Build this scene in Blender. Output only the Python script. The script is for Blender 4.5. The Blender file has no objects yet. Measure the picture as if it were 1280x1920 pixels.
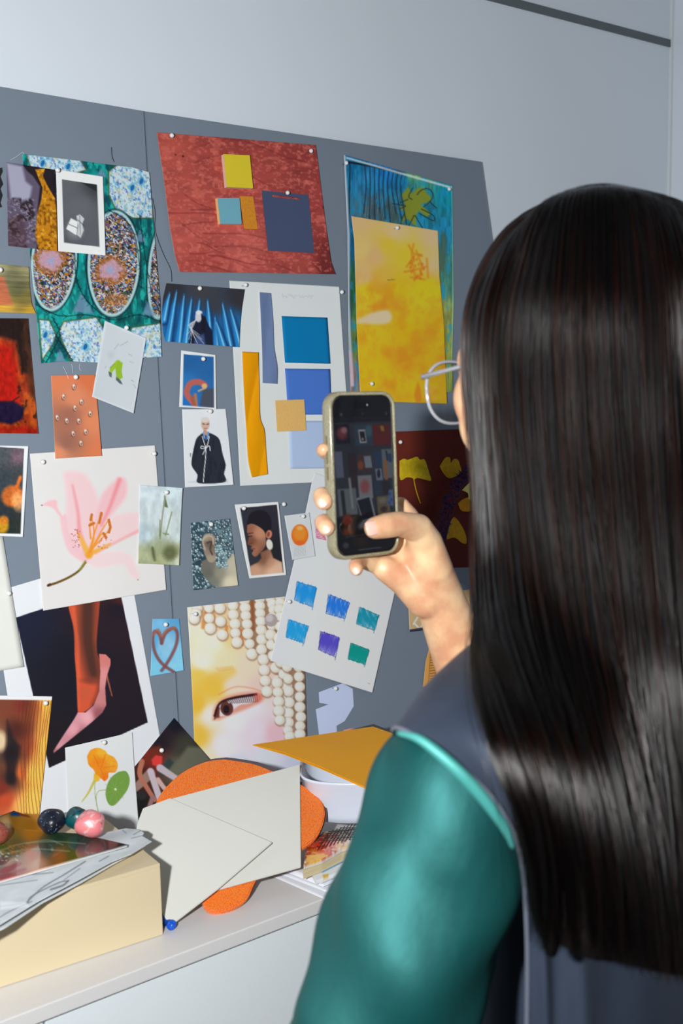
import bpy, bmesh, math, random
import numpy as np
from mathutils import Vector, Matrix

S = bpy.context.scene
COL = S.collection
RNG = np.random.default_rng(7)
random.seed(7)

# ------------------------------------------------------------ camera
F = 2100.0                                    # focal length in pixels of the 1280 x 1920 frame
CAM = np.array((0.0, -1.42, 1.5))
yaw, pitch, roll = (math.radians(a) for a in (37.8, 7.43, -1.11))
FW = np.array((math.sin(yaw) * math.cos(pitch), math.cos(yaw) * math.cos(pitch), -math.sin(pitch)))
_r = np.array((math.cos(yaw), -math.sin(yaw), 0.0)); _u = np.cross(_r, FW)
RT = math.cos(roll) * _r + math.sin(roll) * _u
UP = -math.sin(roll) * _r + math.cos(roll) * _u
cd = bpy.data.cameras.new('camera'); cam = bpy.data.objects.new('camera', cd); COL.objects.link(cam)
m = Matrix(((RT[0], UP[0], -FW[0]), (RT[1], UP[1], -FW[1]), (RT[2], UP[2], -FW[2]))).to_4x4()
m.translation = Vector(CAM); cam.matrix_world = m
cd.sensor_fit = 'VERTICAL'; cd.sensor_height = 36.0; cd.sensor_width = 24.0; cd.lens = F / 1920 * 36
cd.clip_start = 0.02; cd.clip_end = 60
cd.dof.use_dof = True; cd.dof.focus_distance = 1.50; cd.dof.aperture_fstop = 7.5
S.camera = cam

# ------------------------------------------------------------ light, world, exposure
w = bpy.data.worlds.new('room_light'); S.world = w; w.use_nodes = True
bg = w.node_tree.nodes['Background']; bg.inputs[0].default_value = (0.82, 0.90, 1.0, 1); bg.inputs[1].default_value = 0.09
ld = bpy.data.lights.new('camera_flash', 'AREA'); ld.shape = 'DISK'; ld.size = 0.045; ld.energy = 21; ld.color = (0.985, 1.0, 0.99)
fl = bpy.data.objects.new('camera_flash', ld); COL.objects.link(fl)
fp = CAM - 0.205 * RT + 0.035 * UP + 0.02 * FW
m2 = m.copy(); m2.translation = Vector(fp); fl.matrix_world = m2
S.view_settings.view_transform = 'Standard'; S.view_settings.look = 'None'
S.view_settings.exposure = 0.0; S.view_settings.gamma = 1.0

# ------------------------------------------------------------ places
def rays(x, y):
    x = np.asarray(x, float); y = np.asarray(y, float)
    return FW + RT * ((x - 640) / F)[..., None] - UP * ((y - 960) / F)[..., None]
def on_plane(x, y, P0, n):
    d = rays(x, y); t = np.asarray(((P0 - CAM) @ n) / (d @ n)); return CAM + d * t[..., None]
LEAN = math.radians(6.5)
BD = np.array((0, math.sin(LEAN), math.cos(LEAN))); BN = np.array((0, -math.cos(LEAN), math.sin(LEAN)))
BP = np.array((0, -0.125, 0.90))              # the board stands on the cabinet and leans on the wall
def on_board(x, y, off=0.0):
    d = rays(x, y); off = np.asarray(off, float)
    t = ((BP - CAM) @ BN + off) / (d @ BN); return CAM + d * np.asarray(t)[..., None]
def on_z(x, y, z): return on_plane(x, y, np.array((0, 0, z)), np.array((0, 0, 1.0)))
def on_y(x, y, yy): return on_plane(x, y, np.array((0, yy, 0)), np.array((0, 1.0, 0)))
def at(x, y, dep): return CAM + rays(x, y) * dep
TOP = 0.90                                    # cabinet top height

# ------------------------------------------------------------ object helpers
def lin(c):
    c = np.asarray(c, float) / 255.0
    return np.where(c <= 0.04045, c / 12.92, ((c + 0.055) / 1.055) ** 2.4)
def tag(o, label=None, cat=None, group=None, kind=None):
    for k, v in (('label', label), ('category', cat), ('group', group), ('kind', kind)):
        if v: o[k] = v
    return o
def mesh_obj(name, verts, faces, mat, parent=None, smooth=False, cols=None):
    me = bpy.data.meshes.new(name)
    me.from_pydata([tuple(v) for v in verts], [], [tuple(f) for f in faces]); me.update()
    if cols is not None:
        a = me.color_attributes.new('Col', 'FLOAT_COLOR', 'POINT')
        b = np.ones((len(verts), 4), np.float32); b[:, :3] = cols; a.data.foreach_set('color', b.ravel())
    if smooth: me.polygons.foreach_set('use_smooth', [True] * len(me.polygons))
    if mat: me.materials.append(mat)
    o = bpy.data.objects.new(name, me); COL.objects.link(o)
    if parent: o.parent = parent
    return o
def grid_obj(name, P, mat, parent=None, cols=None, thick=0.0, nrm=None, smooth=True):
    """P: (h,w,3) grid of points; a closed sheet of real thickness."""
    h, w_ = P.shape[:2]; n = h * w_
    V = P.reshape(-1, 3); idx = np.arange(n).reshape(h, w_)
    Fq = np.stack([idx[:-1, :-1], idx[1:, :-1], idx[1:, 1:], idx[:-1, 1:]], -1).reshape(-1, 4)
    ring = np.concatenate([idx[0, :-1], idx[:-1, -1], idx[-1, :0:-1], idx[:0:-1, 0]])
    C = None if cols is None else cols.reshape(-1, 3)
    faces = [Fq.ravel()]; totals = [np.full(len(Fq), 4)]
    if thick:
        k = len(ring); nr = np.roll(ring, -1)
        sk = np.stack([ring, nr, nr + n, ring + n], -1)
        V = np.concatenate([V, V - nrm * thick]); bk = Fq[:, ::-1] + n
        faces += [sk.ravel(), bk.ravel()]; totals += [np.full(k, 4), np.full(len(bk), 4)]
        if C is not None: C = np.concatenate([C, np.full_like(C, 0.75)])
    me = bpy.data.meshes.new(name)
    li = np.concatenate(faces).astype(np.int32); tt = np.concatenate(totals).astype(np.int32)
    me.vertices.add(len(V)); me.vertices.foreach_set('co', V.astype(np.float32).ravel())
    me.loops.add(len(li)); me.loops.foreach_set('vertex_index', li)
    me.polygons.add(len(tt)); st = np.concatenate([[0], np.cumsum(tt)[:-1]]).astype(np.int32)
    me.polygons.foreach_set('loop_start', st)
    sm = np.zeros(len(tt), bool); sm[:len(Fq)] = smooth; me.polygons.foreach_set('use_smooth', sm)
    me.update(calc_edges=True); me.validate()
    if C is not None:
        a = me.color_attributes.new('Col', 'FLOAT_COLOR', 'POINT')
        bb = np.ones((len(V), 4), np.float32); bb[:, :3] = C; a.data.foreach_set('color', bb.ravel())
    me.materials.append(mat)
    o = bpy.data.objects.new(name, me); COL.objects.link(o)
    if parent: o.parent = parent
    return o
def prism(name, pts, nrm, thick, mat, parent=None, bevel=0.0):
    """flat polygon pts (world) extruded by thick against nrm"""
    bm = bmesh.new(); nrm = Vector(nrm).normalized()
    a = [bm.verts.new(Vector(p)) for p in pts]; b = [bm.verts.new(Vector(p) - nrm * thick) for p in pts]
    k = len(pts); bm.faces.new(a); bm.faces.new(b[::-1])
    for i in range(k): bm.faces.new((a[i], b[i], b[(i + 1) % k], a[(i + 1) % k]))
    bmesh.ops.recalc_face_normals(bm, faces=bm.faces)
    if bevel: bmesh.ops.bevel(bm, geom=list(bm.edges), offset=bevel, segments=2, affect='EDGES', clamp_overlap=True)
    me = bpy.data.meshes.new(name); bm.to_mesh(me); bm.free(); me.materials.append(mat)
    o = bpy.data.objects.new(name, me); COL.objects.link(o)
    if parent: o.parent = parent
    return o
def box(name, lo, hi, mat, parent=None, bevel=0.0):
    x0, y0, z0 = lo; x1, y1, z1 = hi
    return prism(name, [(x0, y0, z1), (x1, y0, z1), (x1, y1, z1), (x0, y1, z1)], (0, 0, 1), z1 - z0, mat, parent, bevel)
def tube(name, pts, rad, mat, parent=None, seg=8, cap=True):
    pts = [Vector(p) for p in pts]; n = len(pts)
    rad = rad if hasattr(rad, '__len__') else [rad] * n
    V = []; Fc = []; prev = None
    for i, p in enumerate(pts):
        t = (pts[min(i + 1, n - 1)] - pts[max(i - 1, 0)]).normalized()
        a = prev - t * prev.dot(t) if prev else t.orthogonal()
        if a.length < 1e-6: a = t.orthogonal()
        a.normalize(); b = t.cross(a); prev = a
        for k in range(seg):
            an = 2 * math.pi * k / seg; V.append(p + (a * math.cos(an) + b * math.sin(an)) * rad[i])
    for i in range(n - 1):
        for k in range(seg):
            Fc.append((i * seg + k, i * seg + (k + 1) % seg, (i + 1) * seg + (k + 1) % seg, (i + 1) * seg + k))
    if cap: Fc.append(tuple(range(seg))[::-1]); Fc.append(tuple((n - 1) * seg + k for k in range(seg)))
    return mesh_obj(name, V, Fc, mat, parent, smooth=True)
def spline(P, n):
    """Catmull-Rom resampling of rows of P to n points"""
    P = np.asarray(P, float); k = len(P); t = np.linspace(0, k - 1, n); i = np.clip(t.astype(int), 0, k - 2); f = (t - i)[:, None]
    g = lambda j: P[np.clip(j, 0, k - 1)]
    p0 = np.where((i == 0)[:, None], 2 * P[0] - P[1], g(i - 1)); p3 = np.where((i == k - 2)[:, None], 2 * P[-1] - P[-2], g(i + 2))
    p1, p2 = g(i), g(i + 1)
    return 0.5 * (2 * p1 + (p2 - p0) * f + (2 * p0 - 5 * p1 + 4 * p2 - p3) * f ** 2 + (3 * p1 - p0 - 3 * p2 + p3) * f ** 3)

# ------------------------------------------------------------ materials
def nmat(name): 
    mt = bpy.data.materials.new(name); mt.use_nodes = True; nt = mt.node_tree
    return mt, nt, nt.nodes['Principled BSDF']
def bumpit(nt, b, scale, strength, dist=0.001, detail=4, stretch=None, kind='noise'):
    tc = nt.nodes.new('ShaderNodeTexCoord'); mp = nt.nodes.new('ShaderNodeMapping'); nt.links.new(tc.outputs['Object'], mp.inputs[0])
    if stretch: mp.inputs['Scale'].default_value = stretch
    if kind == 'noise':
        nz = nt.nodes.new('ShaderNodeTexNoise'); nz.inputs['Scale'].default_value = scale; nz.inputs['Detail'].default_value = detail
    else:
        nz = nt.nodes.new('ShaderNodeTexVoronoi'); nz.inputs['Scale'].default_value = scale
    nt.links.new(mp.outputs[0], nz.inputs['Vector'])
    bp = nt.nodes.new('ShaderNodeBump'); bp.inputs['Strength'].default_value = strength; bp.inputs['Distance'].default_value = dist
    nt.links.new(nz.outputs[0], bp.inputs['Height']); nt.links.new(bp.outputs[0], b.inputs['Normal'])
    return nz
def mat(name, col, rough=0.5, spec=0.5, metal=0.0, var=0.0, vscale=20, bump=None, sheen=0.0, coat=0.0, sss=0.0, k=1.0, stretch=None):
    mt, nt, b = nmat(name); c = lin(col) * k
    b.inputs['Base Color'].default_value = (*c, 1); b.inputs['Roughness'].default_value = rough
    b.inputs['Specular IOR Level'].default_value = spec; b.inputs['Metallic'].default_value = metal
    b.inputs['Sheen Weight'].default_value = sheen; b.inputs['Coat Weight'].default_value = coat
    if sss: b.inputs['Subsurface Weight'].default_value = sss; b.inputs['Subsurface Radius'].default_value = (0.01, 0.004, 0.002); b.inputs['Subsurface Scale'].default_value = 0.6
    if var:
        tc = nt.nodes.new('ShaderNodeTexCoord'); nz = nt.nodes.new('ShaderNodeTexNoise'); nz.inputs['Scale'].default_value = vscale; nz.inputs['Detail'].default_value = 5
        mp = nt.nodes.new('ShaderNodeMapping'); nt.links.new(tc.outputs['Object'], mp.inputs[0]); nt.links.new(mp.outputs[0], nz.inputs['Vector'])
        if stretch: mp.inputs['Scale'].default_value = stretch
        cr = nt.nodes.new('ShaderNodeValToRGB'); nt.links.new(nz.outputs[0], cr.inputs[0])
        cr.color_ramp.elements[0].position = 0.3; cr.color_ramp.elements[1].position = 0.7
        cr.color_ramp.elements[0].color = (*(c * (1 - var)), 1); cr.color_ramp.elements[1].color = (*np.minimum(c * (1 + var), 1), 1)
        nt.links.new(cr.outputs[0], b.inputs['Base Color'])
    if bump: bumpit(nt, b, *bump)
    return mt
def vcol_mat(name, rough=0.45, spec=0.35, coat=0.0, emit=0.0, bump=None):
    mt, nt, b = nmat(name); a = nt.nodes.new('ShaderNodeVertexColor'); a.layer_name = 'Col'
    nt.links.new(a.outputs[0], b.inputs['Base Color']); b.inputs['Roughness'].default_value = rough; b.inputs['Specular IOR Level'].default_value = spec
    b.inputs['Coat Weight'].default_value = coat
    if emit: nt.links.new(a.outputs[0], b.inputs['Emission Color']); b.inputs['Emission Strength'].default_value = emit
    if bump: bumpit(nt, b, *bump)
    return mt
M = dict(
    wall=mat('white_wall_paint', (229, 237, 246), 0.7, 0.3, var=0.015, vscale=3, bump=(160, 0.05)),
    floor=mat('grey_floor', (120, 118, 115), 0.5, var=0.08, vscale=8),
    gapshade=mat('grey_shadow_gap', (104, 112, 116), 0.7, 0.2, var=0.04),
    trimlight=mat('pale_trim_paint', (226, 232, 236), 0.5, var=0.01),
    board=mat('grey_foam_board', (126, 138, 153), 0.75, 0.25, var=0.03, vscale=6, bump=(300, 0.06)),
    cab=mat('white_cabinet_lacquer', (224, 231, 235), 0.35, 0.4, var=0.01, vscale=4),
    cabtop=mat('white_cabinet_top', (214, 212, 212), 0.4, 0.4, var=0.01, vscale=4),
    print=vcol_mat('printed_paper', 0.42, 0.3), matte=vcol_mat('matte_paper', 0.75, 0.2),
    gloss=vcol_mat('glossy_cover', 0.10, 0.6, coat=0.6), cloth=vcol_mat('woven_cloth', 0.8, 0.15, bump=(900, 0.3)),
    leather=vcol_mat('grained_sheet', 0.55, 0.3, bump=(260, 0.18)),
    cream=mat('cream_card', (214, 214, 207), 0.8, 0.2, var=0.012, vscale=12, bump=(400, 0.05)),
    pin=mat('white_pin_plastic', (240, 240, 240), 0.25, 0.5, var=0.01), steel=mat('pin_steel', (180, 180, 185), 0.3, metal=1.0, var=0.02),
    boxc=mat('cream_box_card', (214, 197, 163), 0.6, 0.3, var=0.02, vscale=5),
    thread=mat('dark_thread', (40, 44, 52), 0.8, var=0.05), wthread=mat('pale_thread', (220, 224, 226), 0.8, var=0.05),
)

# ------------------------------------------------------------ painter for printed artwork
def hash2(i, j, s):
    h = np.sin(i * 127.1 + j * 311.7 + s * 74.7) * 43758.5453; return h - np.floor(h)
def vnoise(x, y, s=0):
    i = np.floor(x); j = np.floor(y); f = x - i; g = y - j; f = f * f * (3 - 2 * f); g = g * g * (3 - 2 * g)
    return (hash2(i, j, s) * (1 - f) + hash2(i + 1, j, s) * f) * (1 - g) + (hash2(i, j + 1, s) * (1 - f) + hash2(i + 1, j + 1, s) * f) * g
def fbm(x, y, s=0, o=4):
    v = 0; a = 0.5
    for k in range(o): v = v + a * vnoise(x * 2 ** k, y * 2 ** k, s + k); a *= 0.5
    return v / (1 - 0.5 ** o)
class Art:
    def __init__(s, X, Y, base=(220, 220, 220)):
        s.X = X; s.Y = Y; s.c = np.ones(X.shape + (3,)) * np.array(base, float)
    def put(s, mask, col): s.c += (np.array(col, float) - s.c) * np.clip(mask, 0, 1)[..., None]; return s
    def idw(s, pts, p=3.0, mask=None, reg=260.0):
        W = 0; C = 0
        for x, y, c in pts:
            wt = 1.0 / (((s.X - x) ** 2 + (s.Y - y) ** 2) ** (p / 2) + reg); W = W + wt; C = C + wt[..., None] * np.array(c, float)
        C = C / W[..., None]
        if mask is None: s.c = C
        else: s.c += (C - s.c) * np.clip(mask, 0, 1)[..., None]
        return s
    def sdf(s, pts):
        P = np.array(pts, float); ins = np.zeros(s.X.shape, bool); d = np.full(s.X.shape, 1e9)
        for i in range(len(P)):
            x0, y0 = P[i]; x1, y1 = P[(i + 1) % len(P)]; dx, dy = x1 - x0, y1 - y0
            t = np.clip(((s.X - x0) * dx + (s.Y - y0) * dy) / (dx * dx + dy * dy + 1e-9), 0, 1)
            d = np.minimum(d, (s.X - x0 - t * dx) ** 2 + (s.Y - y0 - t * dy) ** 2)
            if dy != 0: ins ^= ((s.Y >= min(y0, y1)) & (s.Y < max(y0, y1)) & (s.X < x0 + (s.Y - y0) / dy * dx))
        return np.where(ins, 1, -1) * np.sqrt(d)
    def pm(s, pts, soft=1.0): return np.clip(s.sdf(pts) / soft + 0.5, 0, 1)
    def poly(s, pts, col, soft=1.0, a=1.0): return s.put(s.pm(pts, soft) * a, col)
    def line(s, pts, w, col, soft=1.0, a=1.0):
        P = np.array(pts, float); d = np.full(s.X.shape, 1e9); ws = w if hasattr(w, '__len__') else (w, w); n = len(P) - 1
        for i in range(n):
            x0, y0 = P[i]; x1, y1 = P[i + 1]; dx, dy = x1 - x0, y1 - y0
            t = np.clip(((s.X - x0) * dx + (s.Y - y0) * dy) / (dx * dx + dy * dy + 1e-9), 0, 1)
            ww = ws[0] + (ws[1] - ws[0]) * (i + t) / n
            d = np.minimum(d, np.hypot(s.X - x0 - t * dx, s.Y - y0 - t * dy) - ww / 2)
        return s.put(np.clip(-d / soft + 0.5, 0, 1) * a, col)
    def ell(s, cx, cy, rx, ry, col, rot=0.0, soft=1.0, a=1.0):
        c_, s_ = math.cos(math.radians(rot)), math.sin(math.radians(rot)); x = (s.X - cx) * c_ + (s.Y - cy) * s_; y = -(s.X - cx) * s_ + (s.Y - cy) * c_
        r = np.hypot(x / rx, y / ry); return s.put(np.clip((1 - r) * min(rx, ry) / soft + 0.5, 0, 1) * a, col)
    def noise(s, sx, sy, amp, seed=0, rot=0.0):
        c_, s_ = math.cos(math.radians(rot)), math.sin(math.radians(rot)); x = s.X * c_ + s.Y * s_; y = -s.X * s_ + s.Y * c_
        s.c = s.c * (1 + amp * (fbm(x / sx, y / sy, seed) - 0.5)[..., None] * 2); return s
def catm(pts, n=24): return [tuple(p) for p in spline(pts, n)]

def edge(pts, t):
    P = np.array(pts, float); d = np.r_[0, np.cumsum(np.hypot(*np.diff(P, axis=0).T))]; d /= d[-1]
    return np.stack([np.interp(t, d, P[:, 0]), np.interp(t, d, P[:, 1])], -1)
def coons(q, step, top=None, right=None, bottom=None, left=None):
    tl, tr, br, bl = q
    top = [tl] + (top or []) + [tr]; bottom = [bl] + (bottom or []) + [br]; left = [tl] + (left or []) + [bl]; right = [tr] + (right or []) + [br]
    L = lambda e: sum(math.dist(e[i], e[i + 1]) for i in range(len(e) - 1))
    nu = max(2, int(max(L(top), L(bottom)) / step) + 1); nv = max(2, int(max(L(left), L(right)) / step) + 1)
    u = np.linspace(0, 1, nu); v = np.linspace(0, 1, nv)
    T, B = edge(top, u), edge(bottom, u); Lf, R = edge(left, v), edge(right, v)
    U, V = np.meshgrid(u, v); U3, V3 = U[..., None], V[..., None]
    G = (1 - V3) * T[None] + V3 * B[None] + (1 - U3) * Lf[:, None] + U3 * R[:, None]
    G -= (1 - U3) * (1 - V3) * np.array(tl) + U3 * (1 - V3) * np.array(tr) + U3 * V3 * np.array(br) + (1 - U3) * V3 * np.array(bl)
    return G[..., 0], G[..., 1], U, V
def sheet(name, label, cat, q, lvl, art=None, col=(225, 225, 225), step=1.4, k=1.25, lift=(0, .0025, .0040, .002), mt='print', group=None, thick=0.0003, kx=None, bow=0.0, **ed):
    """a sheet pinned on the board: q = corners, artwork painted on its surface"""
    X, Y, U, V = coons(q, step, **ed)
    off = 0.0006 * lvl + thick + lift[0] * (1 - U) ** 2 * (1 - V) ** 2 + lift[1] * U ** 2 * (1 - V) ** 2 + lift[2] * U ** 2 * V ** 2 + lift[3] * (1 - U) ** 2 * V ** 2 + bow * np.sin(U * np.pi) * V
    P = on_board(X, Y, off)
    if art is None: A = Art(X, Y, col); A.noise(40, 40, 0.01, lvl)
    else: A = Art(X, Y, col); A.U, A.V = U, V; art(A)
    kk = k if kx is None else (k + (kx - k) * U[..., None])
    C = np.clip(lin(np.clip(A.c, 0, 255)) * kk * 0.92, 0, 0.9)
    o = grid_obj(name, P, M[mt], cols=C, thick=thick, nrm=BN)
    return tag(o, label, cat, group)

# ------------------------------------------------------------ the room
tag(box('wall_back', (-2.2, 0, 0), (1.95, 0.12, 2.75), M['wall']), kind='structure')
tag(box('wall_right', (1.95, -2.4, 0), (2.07, 0.12, 2.75), M['wall']), kind='structure')
tag(box('floor', (-2.2, -3.6, -0.05), (2.07, 0.12, 0), M['floor']), kind='structure')
tag(box('gap_shade_strip', (0.6, -0.003, 2.112), (1.944, 0.0, 2.126), M['gapshade']), kind='structure')  # flat strip whose dark grey stands in for a wall gap's shade
tag(box('trim_2', (1.944, -0.006, 0.0), (1.95, 0.0, 2.75), M['trimlight']), kind='structure')

# ------------------------------------------------------------ cabinet
CF = -0.450
cab = bpy.data.objects.new('cabinet', None); COL.objects.link(cab)
tag(cab, 'long low white cabinet standing against the wall under the grey boards', 'cabinet')
box('body', (-0.35, CF + 0.03, 0.06), (1.85, -0.004, TOP - 0.017), M['cab'], cab)
box('top', (-0.36, CF, TOP - 0.0165), (1.86, -0.003, TOP), M['cabtop'], cab, 0.0015)
for i in range(3): box('door', (-0.348 + i * 0.7335, CF + 0.008, 0.07), (-0.348 + i * 0.7335 + 0.731, CF + 0.029, TOP - 0.0185), M['cab'], cab, 0.001)
box('plinth', (-0.33, CF + 0.06, 0.0), (1.83, -0.02, 0.06), M['cab'], cab)

# ------------------------------------------------------------ the two grey boards
def board_pts(pp, off=0.0): return [on_board(x, y, off) for x, y in pp]
def down(p, bx): return BP + np.array((bx, 0, 0))
LB = board_pts([(-190, 134), (0, 162), (269.6, 208)]) + [BP + np.array((0.7215, 0, 0)), BP + np.array((0.30, 0, 0))]
tag(prism('display_board', LB, BN, 0.005, M['board'], bevel=0.0007), 'left grey foam board behind the lily and shoe prints, leaning on the wall', 'board', 'grey display boards')
RB = board_pts([(271.8, 208.4), (902, 303)]) + [BP + np.array((1.452, 0, 0)), BP + np.array((0.7232, 0, 0))]
tag(prism('display_board', RB, BN, 0.005, M['board'], bevel=0.0007), 'right grey foam board carrying the red sheet and the colour swatch page', 'board', 'grey display boards')

# ------------------------------------------------------------ artworks of the left board
def a_silk(A):
    X, Y = A.X, A.Y
    A.c[:] = (12, 126, 124); A.noise(16, 30, 0.55, 3)
    A.put(np.clip((fbm(X / 9, Y / 22, 5) - 0.5) * 5, 0, 0.7), (6, 62, 78))
    A.put(np.clip((fbm(X / 7, Y / 18, 8) - 0.56) * 6, 0, 0.8), (40, 190, 178))
    def pale(pts, seed):
        m_ = A.pm(pts, 2); A.line(pts + [pts[0]], 5, (88, 92, 40), 2, 0.8)
        B = Art(X, Y, (206, 226, 232)); B.put(np.clip((fbm(X / 3.6, Y / 4.2, seed) - 0.52) * 6, 0, 0.6), (80, 168, 210))
        B.put(np.clip((fbm(X / 2.6, Y / 4.5, seed + 3) - 0.60) * 8, 0, 0.7), (70, 96, 190)); B.put(np.clip((fbm(X / 4, Y / 5, seed + 9) - 0.62) * 9, 0, 0.6), (216, 196, 140))
        A.c += (B.c - A.c) * m_[..., None]
    pale([(50, 289), (150, 300), (160, 318), (120, 330), (60, 318)], 11)
    pale([(205, 322), (225, 306), (282, 322), (286, 408), (250, 408), (218, 392), (205, 365)], 14)
    pale([(74, 600), (92, 602), (104, 628), (98, 645), (80, 672)], 21)
    pale([(120, 604), (180, 596), (196, 620), (188, 690), (140, 690), (118, 640), (112, 620)], 24)
    pale([(248, 615), (306, 606), (306, 680), (236, 682), (240, 640)], 27)
    for cx, cy in ((248, 352), (265, 340), (80, 306), (128, 312), (160, 650), (270, 650), (85, 628)):
        A.poly([(cx, cy - 13), (cx + 8, cy), (cx, cy + 13), (cx - 8, cy)], (86, 176, 210), 1.5, 0.6); A.ell(cx, cy, 3.5, 6, (20, 96, 170), 20, 1, 0.9)
    pal = np.array([(150, 110, 50), (60, 66, 110), (190, 184, 206), (206, 130, 40), (40, 52, 30), (96, 150, 190), (120, 84, 130), (222, 214, 200), (70, 96, 60), (36, 40, 66)], float)
    h = hash2(np.floor(X / 2.3 + vnoise(X / 3, Y / 3, 2) * 2), np.floor(Y / 2.5 + vnoise(X / 3, Y / 3, 4) * 2), 1); sp = pal[(h * len(pal)).astype(int) % len(pal)]
    for cx, cy, rx, ry, rot in ((213, 494, 47, 98, 2), (101, 490, 41, 92, 4), (301, 510, 22, 88, 4), (110, 385, 38, 22, 0)):
        A.ell(cx, cy, rx + 5, ry + 5, (8, 40, 46), rot, 2, 0.9); A.ell(cx, cy, rx + 2, ry + 2, (176, 216, 220), rot, 2)
        x, y = X - cx, Y - cy; c_, s_ = math.cos(math.radians(rot)), math.sin(math.radians(rot)); r = np.hypot((x * c_ + y * s_) / (rx - 2), (-x * s_ + y * c_) / (ry - 2))
        A.c += (sp - A.c) * np.clip((1 - r) * rx / 2, 0, 1)[..., None]
    for cx, cy in ((207, 506), (94, 488)):
        n = fbm(X / 7, Y / 7, 31); r = np.hypot((X - cx) / 26, (Y - cy) / 24) + (n - 0.5) * 0.7
        A.put(np.clip((1.25 - r) * 3, 0, 0.65), (186, 104, 40)); A.put(np.clip((0.9 - r) * 3, 0, 0.75), (206, 170, 206)); A.put(np.clip((0.35 - r) * 4, 0, 0.7), (150, 170, 210))
    A.put(np.clip((1 - np.hypot((X - 217) / 26, (Y - 562) / 14)) * 2, 0, 0.5), (200, 120, 50))
    for tri in ([(152, 548), (136, 585), (176, 588)], [(262, 430), (254, 452), (274, 455)], [(276, 565), (266, 592), (292, 592)], [(190, 316), (180, 330), (200, 332)], [(112, 655), (102, 680), (124, 680)]):
        A.poly(tri, (120, 146, 178), 4, 0.8)
    for ln in ([(62, 568), (110, 592), (160, 590), (215, 600), (260, 590), (303, 604)], [(140, 470), (143, 520), (160, 560), (190, 590)], [(262, 405), (272, 480), (285, 550), (300, 585)], [(205, 395), (232, 410), (252, 440), (262, 500), (266, 540)], [(100, 598), (112, 625), (100, 655), (86, 680)], [(104, 628), (122, 655), (138, 680)]):
        A.line(catm(ln, 16), 1.6, (6, 34, 40), 1.2, 0.85)
        for (x, y) in catm(ln, 9): A.line([(x - 5, y - 4), (x + 3, y), (x - 4, y + 6)], 1.2, (8, 44, 48), 1, 0.7)
def a_mineral(A):
    X, Y = A.X, A.Y
    A.c[:] = (34, 26, 34)
    n = fbm(X / 12, Y / 12, 41); A.put(A.pm([(12, 300), (40, 306), (52, 322), (62, 330), (75, 350), (70, 395), (74, 420), (68, 470), (10, 470)], 3), (92, 82, 104))
    A.put(A.pm([(12, 305), (42, 312), (48, 340), (60, 350), (56, 372), (40, 376), (20, 372)], 6) * 0.8, (176, 176, 200))
    A.put(np.clip((n - 0.53) * 9, 0, 0.75) * A.pm([(10, 370), (60, 372), (68, 420), (66, 470), (10, 470)], 4), (34, 24, 30))
    A.put(np.clip((fbm(X / 4, Y / 3, 43) - 0.55) * 6, 0, 0.6) * A.pm([(10, 370), (66, 372), (70, 450), (10, 470)], 4), (170, 160, 176))
    A.put(A.pm([(16, 410), (40, 400), (52, 440), (50, 470), (14, 470)], 8) * 0.5, (70, 42, 44))
    A.poly([(66, 318), (84, 316), (80, 330), (90, 350), (103, 372), (106, 400), (107, 472), (72, 466), (66, 440), (70, 400), (78, 372), (80, 352)], (190, 124, 18), 1.5)
    m_ = A.pm([(66, 318), (84, 316), (80, 330), (90, 350), (103, 372), (106, 400), (107, 472), (72, 466), (66, 440), (70, 400), (78, 372), (80, 352)], 2)
    A.put(np.clip((fbm(X / 4, Y / 5, 47) - 0.5) * 5, 0, 0.7) * m_, (104, 62, 8)); A.put(np.clip((fbm(X / 6, Y / 6, 49) - 0.6) * 6, 0, 0.6) * m_, (236, 178, 60))
    A.poly([(98, 318), (106, 320), (107, 352), (98, 346)], (28, 22, 30), 1.5)
def a_bw(A):
    A.c[:] = (232, 234, 238)
    B = Art(A.X, A.Y, (100, 102, 108)); B.idw([(120, 340, (96, 98, 104)), (185, 345, (60, 62, 66)), (150, 390, (98, 100, 106)), (125, 450, (84, 86, 92)), (180, 455, (92, 94, 100))])
    B.poly([(150, 341), (184, 344), (184, 361)], (40, 42, 44), 2); B.put(np.clip(1 - np.hypot((A.X - 140) / 22, (A.Y - 432) / 24), 0, 1) * 0.5, (200, 202, 206))
    B.poly([(133, 409), (146, 416), (143, 441), (124, 429)], (226, 228, 232), 1.2); B.line([(126, 419), (146, 428)], 1.4, (110, 112, 118))
    B.poly([(143, 405), (150, 402), (158, 410), (154, 420), (157, 432), (151, 446), (144, 440), (147, 424)], (196, 198, 202), 1.5); B.line([(146, 412), (160, 426)], 1.2, (70, 72, 76)); B.line([(150, 405), (150, 440)], 1.2, (90, 92, 96), 1, .7)
    A.c += (B.c - A.c) * A.pm([(116, 336), (182, 346), (186.5, 463), (120, 455)], 1)[..., None]
def a_gold(A):
    A.idw([(0, 505, (150, 146, 108)), (50, 505, (140, 136, 98)), (35, 540, (92, 92, 62)), (50, 560, (120, 108, 56)), (5, 580, (206, 160, 60)), (60, 585, (190, 148, 50)), (25, 520, (112, 110, 80))])
    A.poly([(-5, 516), (8, 520), (24, 572), (-5, 572)], (190, 100, 72), 6, 0.85); A.noise(60, 1.3, 0.22, 51, 2)
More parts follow.
